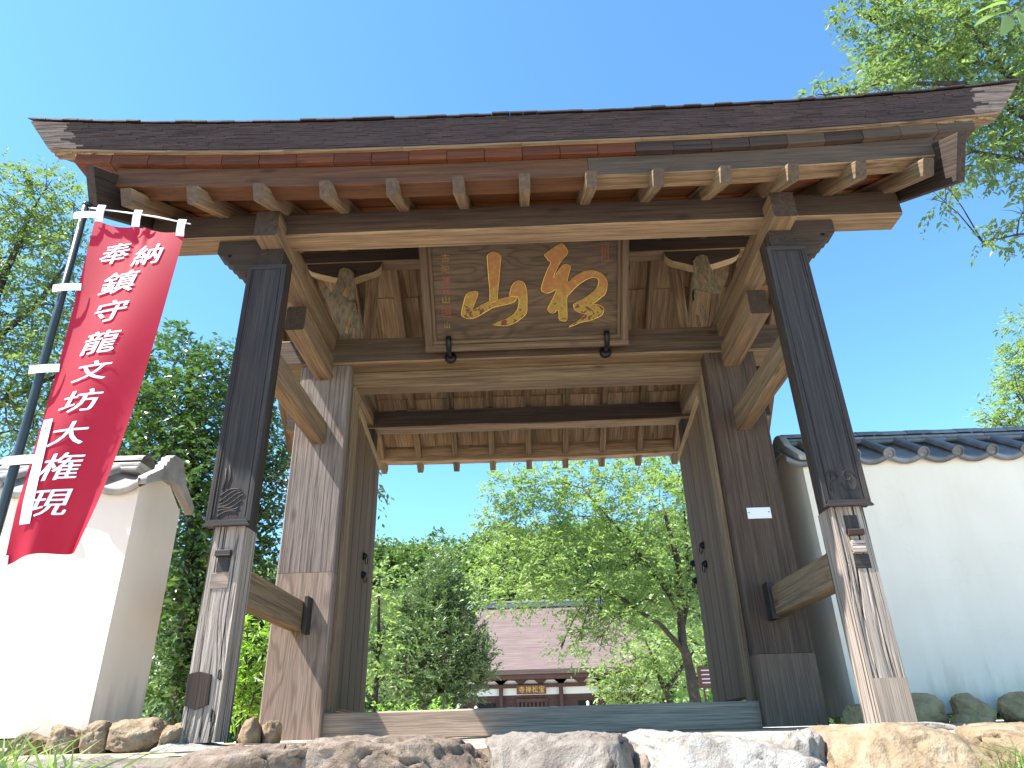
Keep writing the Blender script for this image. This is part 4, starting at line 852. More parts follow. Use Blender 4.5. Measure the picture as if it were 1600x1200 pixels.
# blank white plate on the right main post
wp = hbeam('name_plate', 1.625, 1.803, 1.417, 1.4285, 1.413, 1.498, M['white'], None, ch=0.002)
tag(wp, 'small blank white plate screwed to the right main post', 'plate')
for (a, b) in ((1.638, 1.46), (1.788, 1.462)):
    obj('screw', tube_mesh([(a, 1.4168, b), (a, 1.414, b)], [0.005, 0.003], 8), M['iron'], wp)

# ------------------------------------------------------------------ tiled plaster walls
def tiled_wall(name, label, xa, xb, y0, y1, zb, ze, zr, end_x, tile, tile_sp, first):
    w = thing(name, label, 'wall', ((xa+xb)/2, y0, zb))
    yc = (y0+y1)/2; oh = 0.055
    P = [(y0, zb), (y1, zb), (y1, ze-0.02), (yc+0.06, zr-0.15), (yc-0.06, zr-0.15), (y0, ze-0.02)]
    v = [(x, a, b) for x in (xa, xb) for a, b in P]; n = 6
    f = [(0, 1, 2, 3, 4, 5), (11, 10, 9, 8, 7, 6)]+[(i, (i+1) % n, n+(i+1) % n, n+i) for i in range(n)]
    obj('plaster_body', fix(pyd('plaster_body', v, f)), M['plaster'], w)
    for side in (-1, 1):
        ye = (y0-oh) if side < 0 else (y1+oh)
        a0 = Vector((0, ye, ze)); a1 = Vector((0, yc+side*0.05, zr-0.10)); d = (a1-a0); Ls = d.length; d.normalize(); nr = Vector((0, -d.z*(1 if d.y > 0 else -1), abs(d.y)))
        r = tile_sp*0.155
        # round cap tile with end disc, in local x = along the wall, built at x=0
        seg = 10; vv_ = []; ff_ = []
        for k, t in enumerate((0.0, 0.5, 1.0)):
            for j in range(seg+1):
                th = math.pi*j/seg; p = a0+d*Ls*t+nr*(r*math.sin(th)*1.0+0.012); vv_.append((r*math.cos(th), p.y, p.z))
        for k in range(2):
            for j in range(seg): ff_.append((k*(seg+1)+j, k*(seg+1)+j+1, (k+1)*(seg+1)+j+1, (k+1)*(seg+1)+j))
        capm = pyd('cap_tile', vv_, ff_); capm.materials.append(tile)
        dv = []; df = []; rd = r*1.12; cen = a0+nr*0.012
        rings = [(rd, 0.0), (rd, 0.018), (rd*0.80, 0.022), (rd*0.74, 0.012), (0.001, 0.012)]; sg = 18
        fwd = -d; 
        for (q, dp) in rings:
            for j in range(sg):
                th = 2*math.pi*j/sg; p = cen+fwd*dp+nr*q*math.sin(th); dv.append((q*math.cos(th), p.y, p.z))
        for k in range(len(rings)-1):
            for j in range(sg): df.append((k*sg+j, k*sg+(j+1) % sg, (k+1)*sg+(j+1) % sg, (k+1)*sg+j))
        dm = fix(pyd('end_disc', dv, df)); dm.materials.append(tile)
        for p_ in dm.polygons: p_.use_smooth = False
        sw = [(rd*0.62*(1-t)*math.cos(t*8), (cen+fwd*0.016+nr*rd*0.62*(1-t)*math.sin(t*8))) for t in np.linspace(0, 0.9, 18)]
        swm = tube_mesh([(a_, p_.y, p_.z) for a_, p_ in sw], [rd*0.13]*18, 5); swm.materials.append(tile)
        # pan tile: sagging trough with a turned down lip
        pv = []; pf = []; hw = tile_sp/2; ns = 10
        def sag(u): return -0.05*tile_sp/0.27*(1-(u/hw)**2)
        rows = [(Ls, 0.0), (0.0, 0.0), (-0.012, -0.004), (-0.014, -0.046), (0.012, -0.048), (0.012, -0.006)]
        for (s_, dn) in rows:
            for j in range(ns+1):
                u = -hw+2*hw*j/ns; p = a0+d*s_+nr*(sag(u)+0.018+dn); pv.append((u, p.y, p.z))
        for k in range(len(rows)-1):
            for j in range(ns): pf.append((k*(ns+1)+j, k*(ns+1)+j+1, (k+1)*(ns+1)+j+1, (k+1)*(ns+1)+j))
        pnm = pyd('pan_tile', pv, pf); pnm.materials.append(tile)
        for p_ in list(pnm.polygons)+list(capm.polygons): p_.use_smooth = True
        k = 0
        while True:
            x = first+k*tile_sp*(1 if xb > 0 and xa > 0 else -1)
            if not (xa <= x <= xb) or k > 30: break
            c = obj('cap_tile', capm, None, w, Matrix.Translation((x, 0, 0)))
            dd = obj('end_disc', dm, None, c, Matrix.Translation((x, 0, 0)))
            if side < 0 and xb < 0: obj('swirl', swm, None, c, Matrix.Translation((x, 0, 0)))
            obj('pan_tile', pnm, None, w, Matrix.Translation((x+tile_sp/2*(1 if xa > 0 else -1), 0, -0.001)))
            k += 1
        if side < 0: x_end = first-tile_sp/2*(1 if xa > 0 else -1); obj('pan_tile', pnm, None, w, Matrix.Translation((x_end, 0, -0.001)))
    # ridge: two flat courses and rounded ridge tiles
    z0 = zr-0.125
    rl = 0.21; n = int((xb-xa)/rl)
    for c_ in range(2):
        hw = 0.125-0.022*c_
        mm = beam_mesh(rl*1.6-0.004, hw*2, 0.034, ch=0.01, seg=1); mm.materials.append(tile)
        for i in range(int((xb-xa)/(rl*1.6))):
            obj('ridge_course', mm, None, w, Matrix.Translation((xa+rl*1.6*(i+0.5), yc, z0+0.02+0.037*c_)))
    vv_ = []; ff_ = []; seg = 10; rr = 0.088
    for k, (xx, q) in enumerate(((-rl/2, 1.0), (-rl/2+0.004, 1.04), (rl/2-0.02, 1.04), (rl/2, 1.0))):
        for j in range(seg+1):
            th = math.pi*j/seg; vv_.append((xx, rr*q*math.cos(th), rr*q*0.62*math.sin(th)))
    for k in range(3):
        for j in range(seg): ff_.append((k*(seg+1)+j, k*(seg+1)+j+1, (k+1)*(seg+1)+j+1, (k+1)*(seg+1)+j))
    rm = fix(pyd('ridge_tile', vv_, ff_)); rm.materials.append(tile)
    for i in range(n): obj('ridge_tile', rm, None, w, Matrix.Translation((xa+rl*(i+0.5), yc, z0+0.085+0.003*(i % 2))))
    # gable end tile
    sgn = 1 if end_x > (xa+xb)/2 else -1
    G = [(y0-0.06, ze-0.025), (y0-0.052, ze+0.03), (yc-0.16, zr-0.125), (yc-0.16, zr-0.10), (yc-0.135, zr-0.10), (yc-0.13, zr-0.065), (yc-0.11, zr-0.065), (yc-0.105, zr-0.03), (yc-0.085, zr-0.028), (yc-0.06, zr-0.002), (yc, zr+0.008), (yc+0.06, zr-0.002), (yc+0.085, zr-0.028), (yc+0.105, zr-0.03), (yc+0.11, zr-0.065), (yc+0.13, zr-0.065), (yc+0.135, zr-0.10), (yc+0.16, zr-0.10), (yc+0.16, zr-0.125), (y1+0.052, ze+0.03), (y1+0.06, ze-0.025), (yc+0.075, zr-0.165), (yc-0.075, zr-0.165)]
    me = prism(G, -0.03, 0.03, 'gable_end', bevel=0.005)
    obj('gable_end', me, M['tile_pale'], w, Matrix(((0, -1, 0, end_x), (1, 0, 0, 0), (0, 0, 1, 0), (0, 0, 0, 1))))
    return w
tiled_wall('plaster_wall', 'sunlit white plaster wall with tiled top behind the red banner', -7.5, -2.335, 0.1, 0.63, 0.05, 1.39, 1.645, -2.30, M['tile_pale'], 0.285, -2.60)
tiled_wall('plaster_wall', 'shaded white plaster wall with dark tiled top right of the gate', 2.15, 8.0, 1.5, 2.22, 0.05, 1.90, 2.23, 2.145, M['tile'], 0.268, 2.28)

# ------------------------------------------------------------------ stones
def rock_mesh(rx, ry, rz, sd, sub=4, facets=9, rough=0.10, boxy=2.6):
    bm = bmesh.new(); bmesh.ops.create_icosphere(bm, subdivisions=sub, radius=1)
    g = random.Random(sd); planes = []
    for _ in range(facets):
        d = Vector((g.gauss(0, 1), g.gauss(0, 1), g.gauss(0, 1))).normalized(); planes.append((d, g.uniform(0.62, 0.9)))
    for v in bm.verts:
        p = v.co.copy(); q = (abs(p.x)**boxy+abs(p.y)**boxy+abs(p.z)**boxy)**(1/boxy); p = p/q
        for d, k in planes:
            t = p.dot(d)
            if t > k: p -= d*(t-k)*0.85
        n1 = noise.fractal(p*1.6+Vector((sd, 0, 0)), 1.0, 2.0, 5); n2 = noise.fractal(p*6+Vector((0, sd, 0)), 0.8, 2.0, 6)
        rdg = abs(noise.noise(p*2.6+Vector((0, 0, sd))))
        if boxy > 5 and p.z > 0.66: p.z = 0.66+(p.z-0.66)*0.35
        p *= 1+rough*n1+rough*0.5*n2-0.12*max(0, 0.09-rdg)/0.09*0.5
        v.co = Vector((p.x*rx, p.y*ry, p.z*rz))
    me = bpy.data.meshes.new('stone'); bm.to_mesh(me); bm.free(); return me
def rock(name, label, x0, x1, ytop, ztop_, h, dpt, mat, sd, group, sub=5, **k):
    me = rock_mesh((x1-x0)/2*(1.16 if h > 0.5 else 1.06), dpt/2, h/2, sd, sub, **k)
    co = np.empty(len(me.vertices)*3, np.float32); me.vertices.foreach_get('co', co); co = co.reshape(-1, 3)
    mid = np.abs(co[:, 0]) < (x1-x0)*0.33
    o = obj(name, me, mat, None, Matrix.Translation(((x0+x1)/2, ytop, ztop_-np.percentile(co[mid, 2], 99))), smooth=True)
    return tag(o, label, 'stone', group)
LG = 'boulders edging the gate platform'
for i, (x0, x1, y, z, mat, lb) in enumerate([
    (-2.75, -2.12, -0.62, -0.10, 'rock_brown', 'brown boulder half hidden by the grass at the left end of the platform edge'),
    (-2.10, -1.50, -0.64, -0.045, 'rock_blue', 'blue grey boulder below the left front post'),
    (-1.52, -0.87, -0.66, -0.018, 'rock_brown', 'rounded brown boulder between the left front post and the sill end'),
    (-0.865, -0.225, -0.66, -0.002, 'rock_brown', 'broad brown boulder under the left part of the sill'),
    (-0.22, 0.34, -0.66, -0.005, 'rock_blue', 'grey streaked boulder under the middle of the sill'),
    (0.36, 0.97, -0.64, -0.018, 'rock_white', 'pale whitish broken boulder right of the middle of the platform edge'),
    (1.05, 1.69, -0.66, -0.008, 'rock_yellow', 'large yellow ochre boulder below the right front post'),
    (1.71, 2.5, -0.62, -0.02, 'rock_yellow', 'pale sunlit boulder behind the grass tuft at the right end')]):
    rock('boulder', lb, x0, x1, y-0.06, z+0.012, 0.62, 0.66, M[mat], 11+i*3, LG, sub=6, boxy=8, rough=0.06, facets=5)
for i, (x0, x1, y, z, mat, lb) in enumerate([
    (-2.16, -2.02, -0.58, -0.05, 'rock_brown', 'small brown filler stone left of the blue grey boulder'),
    (-0.93, -0.80, -0.60, -0.02, 'rock_brown', 'small brown filler stone left of the broad boulder under the sill'),
    (0.27, 0.42, -0.60, -0.015, 'rock_brown', 'small brown filler stone between the grey streaked and the whitish boulders'),
    (0.92, 1.12, -0.58, -0.012, 'rock_white', 'pale filler stone between the whitish and the yellow ochre boulders'),
    (1.62, 1.80, -0.58, -0.015, 'rock_yellow', 'ochre filler stone right of the large yellow boulder')]):
    rock('boulder', lb, x0, x1, y, z, 0.45, 0.4, M[mat], 211+i*3, LG, sub=5, boxy=4, rough=0.09, facets=6)
SGm = 'stones under the left wall'
for i, (x0, x1, y, z, h, mat, lb) in enumerate([
    (-2.62, -2.44, 0.02, 0.07, 0.2, 'rock_yellow', 'small ochre stone at the wall foot beside the grass'),
    (-2.45, -2.28, 0.0, 0.10, 0.2, 'rock_yellow', 'ochre stone under the lit face of the left wall'),
    (-2.29, -2.12, 0.0, 0.115, 0.2, 'rock_yellow', 'cracked ochre stone under the corner of the left wall'),
    (-2.12, -1.89, 0.0, 0.125, 0.2, 'rock_yellow', 'squarish ochre stone under the shaded end of the left wall'),
    (-1.90, -1.80, 0.05, 0.105, 0.18, 'rock_yellow', 'small rounded stone touching the left front post')]):
    rock('foundation_stone', lb, x0, x1, y, z, h, 0.26, M[mat], 71+i*5, SGm, sub=5, boxy=4.0, facets=12, rough=0.09)
rock('foundation_stone', 'upright ochre stone between the two left posts', -1.95, -1.80, 1.16, 0.145, 0.25, 0.22, M['rock_yellow'], 101, None, sub=4)
rock('foundation_stone', 'smaller brown stone between the two left posts', -1.84, -1.71, 1.24, 0.12, 0.22, 0.2, M['rock_yellow'], 103, None, sub=4)
SGr = 'rounded stones under the right wall'
for i, (x0, x1, y, z, h, mat, lb) in enumerate([
    (2.0, 2.2, 1.32, 0.12, 0.22, 'rock_moss', 'dark stone between the right main post and the right front post'),
    (2.22, 2.62, 1.30, 0.175, 0.26, 'rock_moss', 'rounded mossy stone just right of the right front post'),
    (2.67, 2.97, 1.28, 0.165, 0.25, 'rock_moss', 'oval mossy stone in the middle of the row under the right wall'),
    (3.01, 3.36, 1.30, 0.165, 0.25, 'rock_moss', 'grey rounded stone farthest along the row under the right wall'),
    (2.60, 2.82, 1.18, 0.045, 0.14, 'rock_moss', 'low flat stone in front of the mossy stones under the right wall')]):
    rock('foundation_stone', lb, x0, x1, y, z, h, 0.3, M[mat], 131+i*7, SGr, sub=5, boxy=2.4, facets=7, rough=0.085)
rock('base_stone', 'flat sunlit stone under the left front post', -1.93, -1.52, 0.02, 0.008, 0.12, 0.42, M['rock_white'], 161, None, sub=4, boxy=3.5)
rock('base_stone', 'flat sunlit stone under the right front post', 1.50, 1.95, -0.02, 0.006, 0.12, 0.5, M['rock_white'], 163, None, sub=4, boxy=3.5)

# ------------------------------------------------------------------ grass and the near twig
def tuft(name, label, spots, mat, seed, n, hmax, w):
    g = np.random.default_rng(seed); B = []; D = []; Nn = []; L = []
    for (x, y, z, r) in spots:
        for _ in range(n):
            B.append((x+g.normal()*r, y+g.normal()*r, z)); D.append((g.normal()*0.45, g.normal()*0.45, 1.0)); Nn.append((g.normal(), g.normal(), 0.2)); L.append(hmax*(0.4+0.6*g.random()))
    B = np.array(B); L = np.array(L)
    v = []; f = []; tn = []
    for b, d, n_, l in zip(B, np.array(D), np.array(Nn), L):
        d = d/np.linalg.norm(d); s = np.cross(d, n_); s /= np.linalg.norm(s)+1e-9; k = len(v); bend = np.array([d[0], d[1], -0.25])*l*0.9
        for t in (0, 0.35, 0.7, 1.0):
            p = b+d*l*t+bend*t*t; ww = w*(1-t)**0.7
            v += [p-s*ww/2, p+s*ww/2]
        f += [(k, k+1, k+3, k+2), (k+2, k+3, k+5, k+4), (k+4, k+5, k+7, k+6)]; q = g.random(); tn += [q]*3
    me = pyd(name, v, f); a = me.attributes.new('tone', 'FLOAT', 'FACE'); a.data.foreach_set('value', np.array(tn, np.float32))
    o = obj(name, me, mat); return tag(o, label, 'grass', kind='stuff')
tuft('grass_tuft', 'dark green grass and weeds in the lower left corner before the wall', [(-1.62, -1.6, -0.14, 0.05), (-1.54, -1.55, -0.15, 0.05), (-1.72, -1.5, -0.12, 0.07), (-1.45, -1.5, -0.16, 0.03)], M['grass'], 3, 26, 0.30, 0.013)
tuft('grass_tuft', 'bright grass growing on the boulders in the lower right corner', [(1.60, -1.0, -0.20, 0.04), (1.70, -1.0, -0.17, 0.05), (1.82, -0.98, -0.14, 0.06), (1.52, -1.02, -0.23, 0.03)], M['grass'], 4, 60, 0.20, 0.006)
tuft('grass_blade', 'single thin blade standing before the oval mossy stone', [(2.70, 1.12, -0.02, 0.006)], M['grass'], 9, 2, 0.26, 0.012)
tuft('grass_tuft', 'thin weeds at the foot of the left wall', [(-2.6, -0.15, -0.04, 0.05), (-2.5, -0.2, -0.04, 0.05), (-2.35, -0.25, -0.04, 0.04)], M['grass'], 6, 12, 0.14, 0.005)

tw = thing('leafy_twig', 'twig with large leaves hanging close overhead in the upper right corner', 'twig', (1.75, -2.2, 2.28))
obj('bough', tube_mesh([(4.6, -1.9, 4.3), (3.6, -2.0, 3.5), (2.7, -2.1, 2.85), (1.95, -2.15, 2.36)], [0.03, 0.022, 0.012, 0.004], 8), M['bark'], tw, smooth=True)
obj('stem', tube_mesh([(1.95, -2.15, 2.36), (1.78, -2.19, 2.26), (1.70, -2.2, 2.21), (1.655, -2.2, 2.18), (1.60, -2.2, 2.12), (1.52, -2.2, 2.06)], [0.004, 0.003, 0.0028, 0.0025, 0.002, 0.0012], 6), M['bark'], tw, smooth=True)
def big_leaf(base, tip, w, up_, sd):
    base = Vector(base); tip = Vector(tip); d = tip-base; L = d.length; d.normalize(); s = d.cross(Vector(up_)).normalized(); n = s.cross(d)
    v = []; f = []
    K = 7
    for i in range(K+1):
        t = i/K; ww = w*math.sin(math.pi*min(1, t*0.96+0.02))**0.8*(1-0.25*t); p = base+d*L*t-n*L*0.18*t*t
        v += [p-s*ww/2+n*ww*0.16, p, p+s*ww/2+n*ww*0.16]
    for i in range(K): a = i*3; f += [(a, a+1, a+4, a+3), (a+1, a+2, a+5, a+4)]
    me = pyd('leaf', v, f); at = me.attributes.new('tone', 'FLOAT', 'FACE'); at.data.foreach_set('value', np.full(len(f), 0.35+0.1*sd, np.float32))
    return obj('leaf', me, M['leaf_light'], tw, smooth=True)
big_leaf((1.67, -2.2, 2.235), (1.545, -2.2, 2.215), 0.056, (0, -0.6, 0.8), 0)
big_leaf((1.66, -2.2, 2.19), (1.52, -2.22, 2.14), 0.053, (0, -0.7, 0.6), 1)
big_leaf((1.655, -2.2, 2.17), (1.60, -2.22, 2.07), 0.056, (0.3, -0.9, 0.1), 2)
big_leaf((1.69, -2.2, 2.19), (1.70, -2.2, 2.085), 0.062, (0.2, -0.9, 0.1), 3)
big_leaf((1.74, -2.2, 2.25), (1.66, -2.18, 2.30), 0.056, (0, -0.5, 0.8), 1)

# ------------------------------------------------------------------ banner
ban = thing('banner', 'red votive banner with white lettering on a dark pole left of the gate', 'banner', (-2.66, -0.5, 0))
obj('pole', tube_mesh([(-2.635, -0.5, -0.3), (-2.66, -0.5, 1.2), (-2.685, -0.5, 2.2), (-2.71, -0.5, 3.0)], [0.024, 0.023, 0.0215, 0.02], 12), M['pole'], ban, smooth=True)
obj('pole_cap', tube_mesh([(-2.71, -0.5, 3.0), (-2.7105, -0.5, 3.015), (-2.711, -0.5, 3.02)], [0.023, 0.022, 0.01], 12), M['pole'], ban, smooth=True)
obj('cross_rod', tube_mesh([(-2.71, -0.5, 2.985), (-2.5, -0.5, 2.945), (-2.25, -0.5, 2.89), (-2.03, -0.5, 2.825)], [0.006, 0.005, 0.005, 0.0045], 8), M['white'], ban, smooth=True)
def cloth_pt(u, v):
    xl = -2.628+0.058*v; xr = -2.047-0.203*v+0.03*math.sin(v*3.1)
    zt = 2.878*(1-u)+2.753*u - 0.018*math.sin(u*math.pi*2)**2*(1 if v < 0.3 else 0)*(1-v/0.3 if v < 0.3 else 0)
    zb_ = 0.786*(1-u)+0.845*u+0.03*math.sin(u*3.14)
    x = xl*(1-u)+xr*u; z = zt*(1-v)+zb_*v
    y = -0.5+0.018*math.sin(u*5+v*4.5)*(0.4+v)+0.010*math.exp(-((u-0.52)/0.12)**2)*math.cos((u-0.5)*45)*math.exp(-v*16)+0.03*v*u+0.03*max(0, v-0.86)/0.14*math.sin(u*9+1)
    return (x, y, z)
nu, nv = 60, 120
v = [cloth_pt(i/nu, j/nv) for j in range(nv+1) for i in range(nu+1)]; f = [(j*(nu+1)+i, (j+1)*(nu+1)+i, (j+1)*(nu+1)+i+1, j*(nu+1)+i+1) for j in range(nv) for i in range(nu)]
clo = obj('banner_cloth', pyd('banner_cloth', v, f), M['cloth'], ban, smooth=True)
grid = np.array(v).reshape(nv+1, nu+1, 3)
def cloth_y(x, z):
    vv_ = (2.82-z)/2.0
    for _ in range(3):
        vv_ = min(1, max(0, vv_)); xl = -2.628+0.058*vv_; xr = -2.047-0.203*vv_+0.03*math.sin(vv_*3.1); u = min(1, max(0, (x-xl)/(xr-xl)))
        zt = 2.878*(1-u)+2.753*u; zb_ = 0.786*(1-u)+0.845*u+0.03*math.sin(u*3.14); vv_ = (zt-z)/(zt-zb_)
    a_ = min(nu-1.001, max(0, u*nu)); b_ = min(nv-1.001, max(0, vv_*nv)); i, j = int(a_), int(b_); p, q = a_-i, b_-j
    return float(min(grid[j, i, 1], grid[j, i+1, 1], grid[j+1, i, 1], grid[j+1, i+1, 1]))
CH = [('奉', -2.445, 2.628, 0.18, 0.175), ('納', -2.240, 2.602, 0.175, 0.168), ('鎮', -2.372, 2.415, 0.215, 0.178), ('守', -2.378, 2.218, 0.20, 0.165), ('龍', -2.384, 2.012, 0.20, 0.17), ('文', -2.385, 1.832, 0.19, 0.145), ('坊', -2.405, 1.652, 0.205, 0.152), ('大', -2.419, 1.465, 0.185, 0.155), ('権', -2.417, 1.285, 0.185, 0.17), ('現', -2.431, 1.095, 0.18, 0.17)]
def cloth_text(name, ch, x, z, s_, mat, bold, shear, off=0.003, rot=0.0, h_=None):
    me, co = text_mesh(ch, bold); bm = bmesh.new(); bm.from_mesh(me); bmesh.ops.subdivide_edges(bm, edges=[e for e in bm.edges if e.calc_length() > 0.12], cuts=3); bm.to_mesh(me); bm.free()
    co = np.array([q.co[:] for q in me.vertices])
    lo, hi = co.min(0), co.max(0); co[:, :2] -= ((lo+hi)/2)[:2]; co[:, :2] /= max(hi[0]-lo[0], hi[1]-lo[1])
    X = co[:, 0]*1.08+co[:, 1]*shear; Z = (co[:, 1]*0.88 if h_ is None else co[:, 1]*h_/s_)+co[:, 0]*0.14; c_, s2 = math.cos(rot), math.sin(rot)
    X, Z = X*c_-Z*s2, X*s2+Z*c_
    X = x+X*s_; Z = z+Z*s_
    Y = [cloth_y(a, b)-off for a, b in zip(X, Z)]
    me.vertices.foreach_set('co', np.stack([X, Y, Z], 1).astype(np.float32).ravel()); me.update()
    if bold > 0:                                   # brush weight: the same strokes laid a hair to each side
        ms = [me]
        for k, (dx, dz) in enumerate(((0.035, 0.012), (-0.035, -0.012))):
            m2 = me.copy(); c2 = np.array([q.co[:] for q in m2.vertices]); c2[:, 0] += dx*s_*bold; c2[:, 2] += dz*s_*bold; c2[:, 1] -= 0.0004*(k+1)
            m2.vertices.foreach_set('co', c2.astype(np.float32).ravel()); ms.append(m2)
        me = join_meshes(ms, 'letters')
    return obj(name, me, mat, clo)
for i, (ch, x, z, s_, h_) in enumerate(CH): cloth_text('letter', ch, x, z, s_*0.86, M['letters'], 0.55, 0.18, h_=h_*0.86)
# paper name strip
sv = []; n = 24
for j in range(n+1):
    t = j/n; z = 1.55*(1-t)+0.985*t; xc = -2.552*(1-t)+-2.512*t
    for a in (-0.026, 0.026): xx = xc+a; sv.append((xx, cloth_y(xx, z)-0.006, z+0.1*a))
st = obj('name_strip', pyd('name_strip', sv, [(2*j, 2*j+2, 2*j+3, 2*j+1) for j in range(n)]), M['tape'], clo)
for ch, z in zip('家内安全', (1.50, 1.44, 1.38, 1.325)): cloth_text('brushed_letter', ch, -2.552+(1.55-z)*0.07, z, 0.04, M['ink'], 0.0, 0.1, 0.009)
g = random.Random(4); sq = []
for k in range(8):
    z = 1.16-k*0.021; x = -2.552+(1.55-z)*0.07; P = [(x+g.uniform(-0.013, 0.013), z+g.uniform(-0.008, 0.008)) for _ in range(4)]
    sq.append(tube_mesh([(a, cloth_y(a, b)-0.008, b) for a, b in P], [0.001]*4, 4))
obj('brushed_scrawl', join_meshes(sq, 'brushed_scrawl'), M['ink'], clo)
def tab(x0, z0, x1, z1, w, yo):
    d = Vector((x1-x0, 0, z1-z0)); p = Vector((-d.z, 0, d.x)).normalized()*w/2; vv_ = []
    for t in (0, 0.33, 0.66, 1):
        c = Vector((x0, -0.5, z0))+d*t; y = -0.5-0.026*math.sin(min(1, (1-t)*1.2)*math.pi/2)-0.008
        vv_ += [(c.x-p.x, y, c.z-p.z), (c.x+p.x, y, c.z+p.z)]
    me = pyd('loop_tab', vv_+[(a, b+0.003, c) for a, b, c in vv_], [(0, 1, 3, 2), (2, 3, 5, 4), (4, 5, 7, 6), (8, 10, 11, 9), (10, 12, 13, 11), (12, 14, 15, 13), (0, 2, 10, 8), (2, 4, 12, 10), (4, 6, 14, 12), (1, 9, 11, 3), (3, 11, 13, 5), (5, 13, 15, 7), (0, 8, 9, 1), (6, 7, 15, 14)])
    obj('loop_tab', me, M['tape'], clo)
for (x, z) in ((-2.585, 2.95), (-2.349, 2.90), (-2.064, 2.815)): tab(x, z+0.02, x-0.012, z-0.085, 0.05, 0)
for z in (2.905, 2.375, 1.845, 1.318, 0.80): xp = -2.635-0.075*(z+0.3)/3.3; tab(xp-0.035, z-0.01, xp+0.11, z+0.012, 0.05, 0)

# ------------------------------------------------------------------ main hall beyond
hall = thing('temple_hall', 'temple hall with broad brown bark roof and dark timber front beyond the gate', 'hall', (0, 44, 0))
def hall_roof():
    v = []; f = []; n = 8
    ex, ey0, ey1, ze = 10.4, 43.2, 60.8, 3.52; rx, ry, zr = 5.45, 52.0, 8.62
    rings = []
    for i in range(n+1):
        t = i/n; zz = ze+(zr-ze)*(t**1.25*0.55+t*0.45)
        x = ex+(rx-ex)*t; y0 = ey0+(ry-ey0)*t; y1 = ey1+(ry-ey1)*t
        ring = []
        for (a, b) in ((-x, y0), (x, y0), (x, y1), (-x, y1)): ring.append(len(v)); v.append((a, b, zz))
        rings.append(ring)
    for i in range(n):
        for k in range(4): f.append((rings[i][k], rings[i][(k+1) % 4], rings[i+1][(k+1) % 4], rings[i+1][k]))
    b = len(v); 
    for (a, c) in ((-ex+0.1, ey0+0.1), (ex-0.1, ey0+0.1), (ex-0.1, ey1-0.1), (-ex+0.1, ey1-0.1)): v.append((a, c, ze-0.26))
    for k in range(4): f.append((rings[0][k], rings[0][(k+1) % 4], b+(k+1) % 4, b+k))
    f.append((b, b+1, b+2, b+3)); return fix(pyd('roof', v, f))
rf = obj('roof', hall_roof(), M['roofbark'], hall)
hbeam('ridge', -5.6, 5.6, 51.7, 52.3, 8.55, 8.85, M['ridge'], hall, ch=0.02); hbeam('ridge', -5.7, 5.7, 51.6, 52.4, 8.86, 9.02, M['ridge'], hall, ch=0.03)
hbeam('eave_fascia', -9.9, 9.9, 43.5, 43.75, 3.02, 3.25, M['maroon'], hall, ch=0.02)
for i in range(66):
    if i == 0: rfm = beam_mesh(1.6, 0.09, 0.1, ch=0.01, seg=1); rfm.materials.append(M['maroon'])
    m, _ = frame((-9.75+i*0.3, 43.55, 3.02), (-9.75+i*0.3, 45.1, 3.22), (0, 0, 1)); obj('rafter', rfm, None, hall, m)
CX = [-9.4, -6.95, -4.472, -1.945, 1.873, 4.4, 6.9, 9.35]
for x in CX:
    hbeam('column', x-0.13, x+0.13, 44.85, 45.1, 0, 3.05, M['maroon'], hall, ch=0.05)
hbeam('head_beam', -9.8, 9.8, 44.82, 45.06, 2.56, 2.78, M['maroon'], hall, ch=0.02); hbeam('head_beam', -9.8, 9.8, 44.82, 45.06, 3.0, 3.14, M['maroon'], hall, ch=0.02)
hbeam('inner_beam', -9.8, 9.8, 45.22, 45.42, 1.93, 2.15, M['maroon'], hall, ch=0.02)
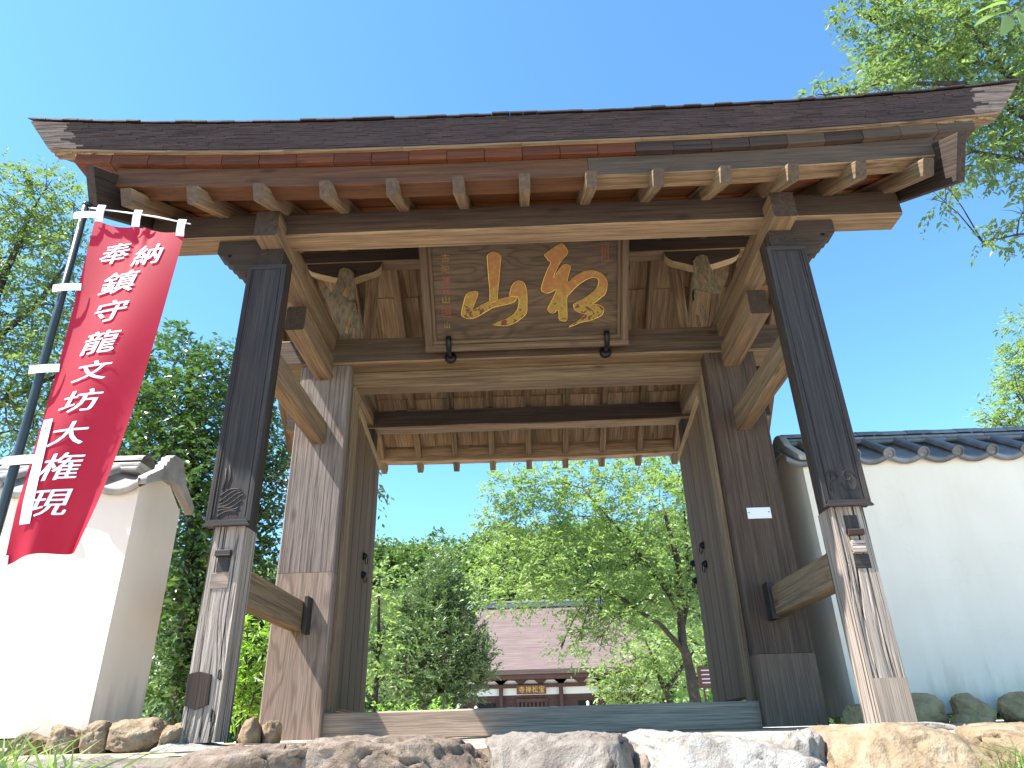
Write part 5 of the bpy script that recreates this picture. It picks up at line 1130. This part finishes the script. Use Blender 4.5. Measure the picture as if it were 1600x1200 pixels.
for a, b in zip(CX[:-1], CX[1:]):
    obj('white_panel', boxes_mesh([(a+0.1, b-0.1, 45.25, 45.3, 2.14, 2.57)]), M['white'], hall)
    obj('white_panel', boxes_mesh([(a+0.1, b-0.1, 45.0, 45.05, 2.77, 3.01)]), M['white'], hall)
    nb = 3 if b-a > 3 else 2
    for i in range(nb+1):
        xx = a+(b-a)*i/nb
        obj('bracket_block', prism([(xx-0.42, 3.01), (xx+0.42, 3.01), (xx+0.22, 2.86), (xx+0.12, 2.77), (xx-0.12, 2.77), (xx-0.22, 2.86)], 44.8, 44.99, 'bracket_block'), M['maroon'], hall)
    obj('wall_board', boxes_mesh([(a+0.1, b-0.1, 45.3, 45.36, 0.2, 1.95)]), M['maroon'], hall)
    w_ = (b-a)
    if w_ < 3:
        obj('doorway', boxes_mesh([(a+w_*0.42, a+w_*0.86, 45.24, 45.29, 0.3, 1.72)]), M['black'], hall)  # flat black panel, the unlit interior painted as its colour
        for q in (0.16, 0.93): obj('lower_panel', boxes_mesh([(a+w_*q-0.12, a+w_*q+0.13, 45.22, 45.28, 0.9, 1.42)]), M['glassy'], hall)
    else:
        hbeam('door_head', -1.0, 1.0, 45.1, 45.3, 1.72, 1.95, M['maroon'], hall, ch=0.02)
        for i in range(8): hbeam('door_slat', -0.95+i*0.25, -0.80+i*0.25, 45.12, 45.22, 0.2, 1.72, M['maroon'], hall, ch=0.02)
        for q in (-1.4, 1.35): obj('lower_panel', boxes_mesh([(q-0.22, q+0.22, 45.22, 45.28, 0.9, 1.46)]), M['glassy'], hall)
hbeam('stone_step', -8, 8, 42.5, 45.3, 0.0, 0.35, M['gravel'], hall, ch=0.03)
hp = thing('hall_plaque', 'dark plaque with four gold characters over the hall doorway', 'plaque', (0, 44.7, 2.25))
hbeam('board', -0.95, 0.93, 44.66, 44.76, 2.17, 2.72, M['signbrown'], hp, ch=0.02)
for i, ch in enumerate('寺禅松宝'):
    me, co = text_mesh(ch, 0.02); n = len(co); x = -0.62+i*0.42
    me.vertices.foreach_set('co', np.stack([x+co[:, 0]*0.36, np.full(n, 44.655), 2.45+co[:, 1]*0.38], 1).astype(np.float32).ravel()); obj('gold_character', me, M['goldrim'], hp)
# white posts and the sign in the courtyard
for (x, y, h, lb) in ((-4.2, 40, 2.05, 'tall white post at the left edge of the hall front'), (-3.05, 38, 1.25, 'short white post in front of the hall doorway on the left'), (3.0, 38, 1.35, 'short white post in front of the hall doorway on the right')):
    t = thing('white_post', lb, 'post', (x, y, 0)); hbeam('shaft', x-0.07, x+0.07, y-0.07, y+0.07, 0, h, M['white'], t, ch=0.015)
    obj('cap', tube_mesh([(x, y, h), (x, y, h+0.06), (x, y, h+0.12)], [0.085, 0.08, 0.01], 10), M['white'], t)
sg = thing('notice_board', 'brown notice board with white lines beside the spreading cherry trunk', 'sign', (3.9, 13.5, 0))
hbeam('board', 3.74, 4.2, 13.5, 13.53, 0.80, 1.26, M['signbrown'], sg, ch=0.006); 
for x in (3.85, 4.1): hbeam('leg', x-0.02, x+0.02, 13.532, 13.57, 0, 1.2, M['signbrown'], sg, ch=0.004)
for z in (1.16, 1.07, 0.98, 0.90): hbeam('text_line', 3.82, 4.14, 13.494, 13.499, z, z+0.022, M['white'], sg, ch=0.001, seg=1)
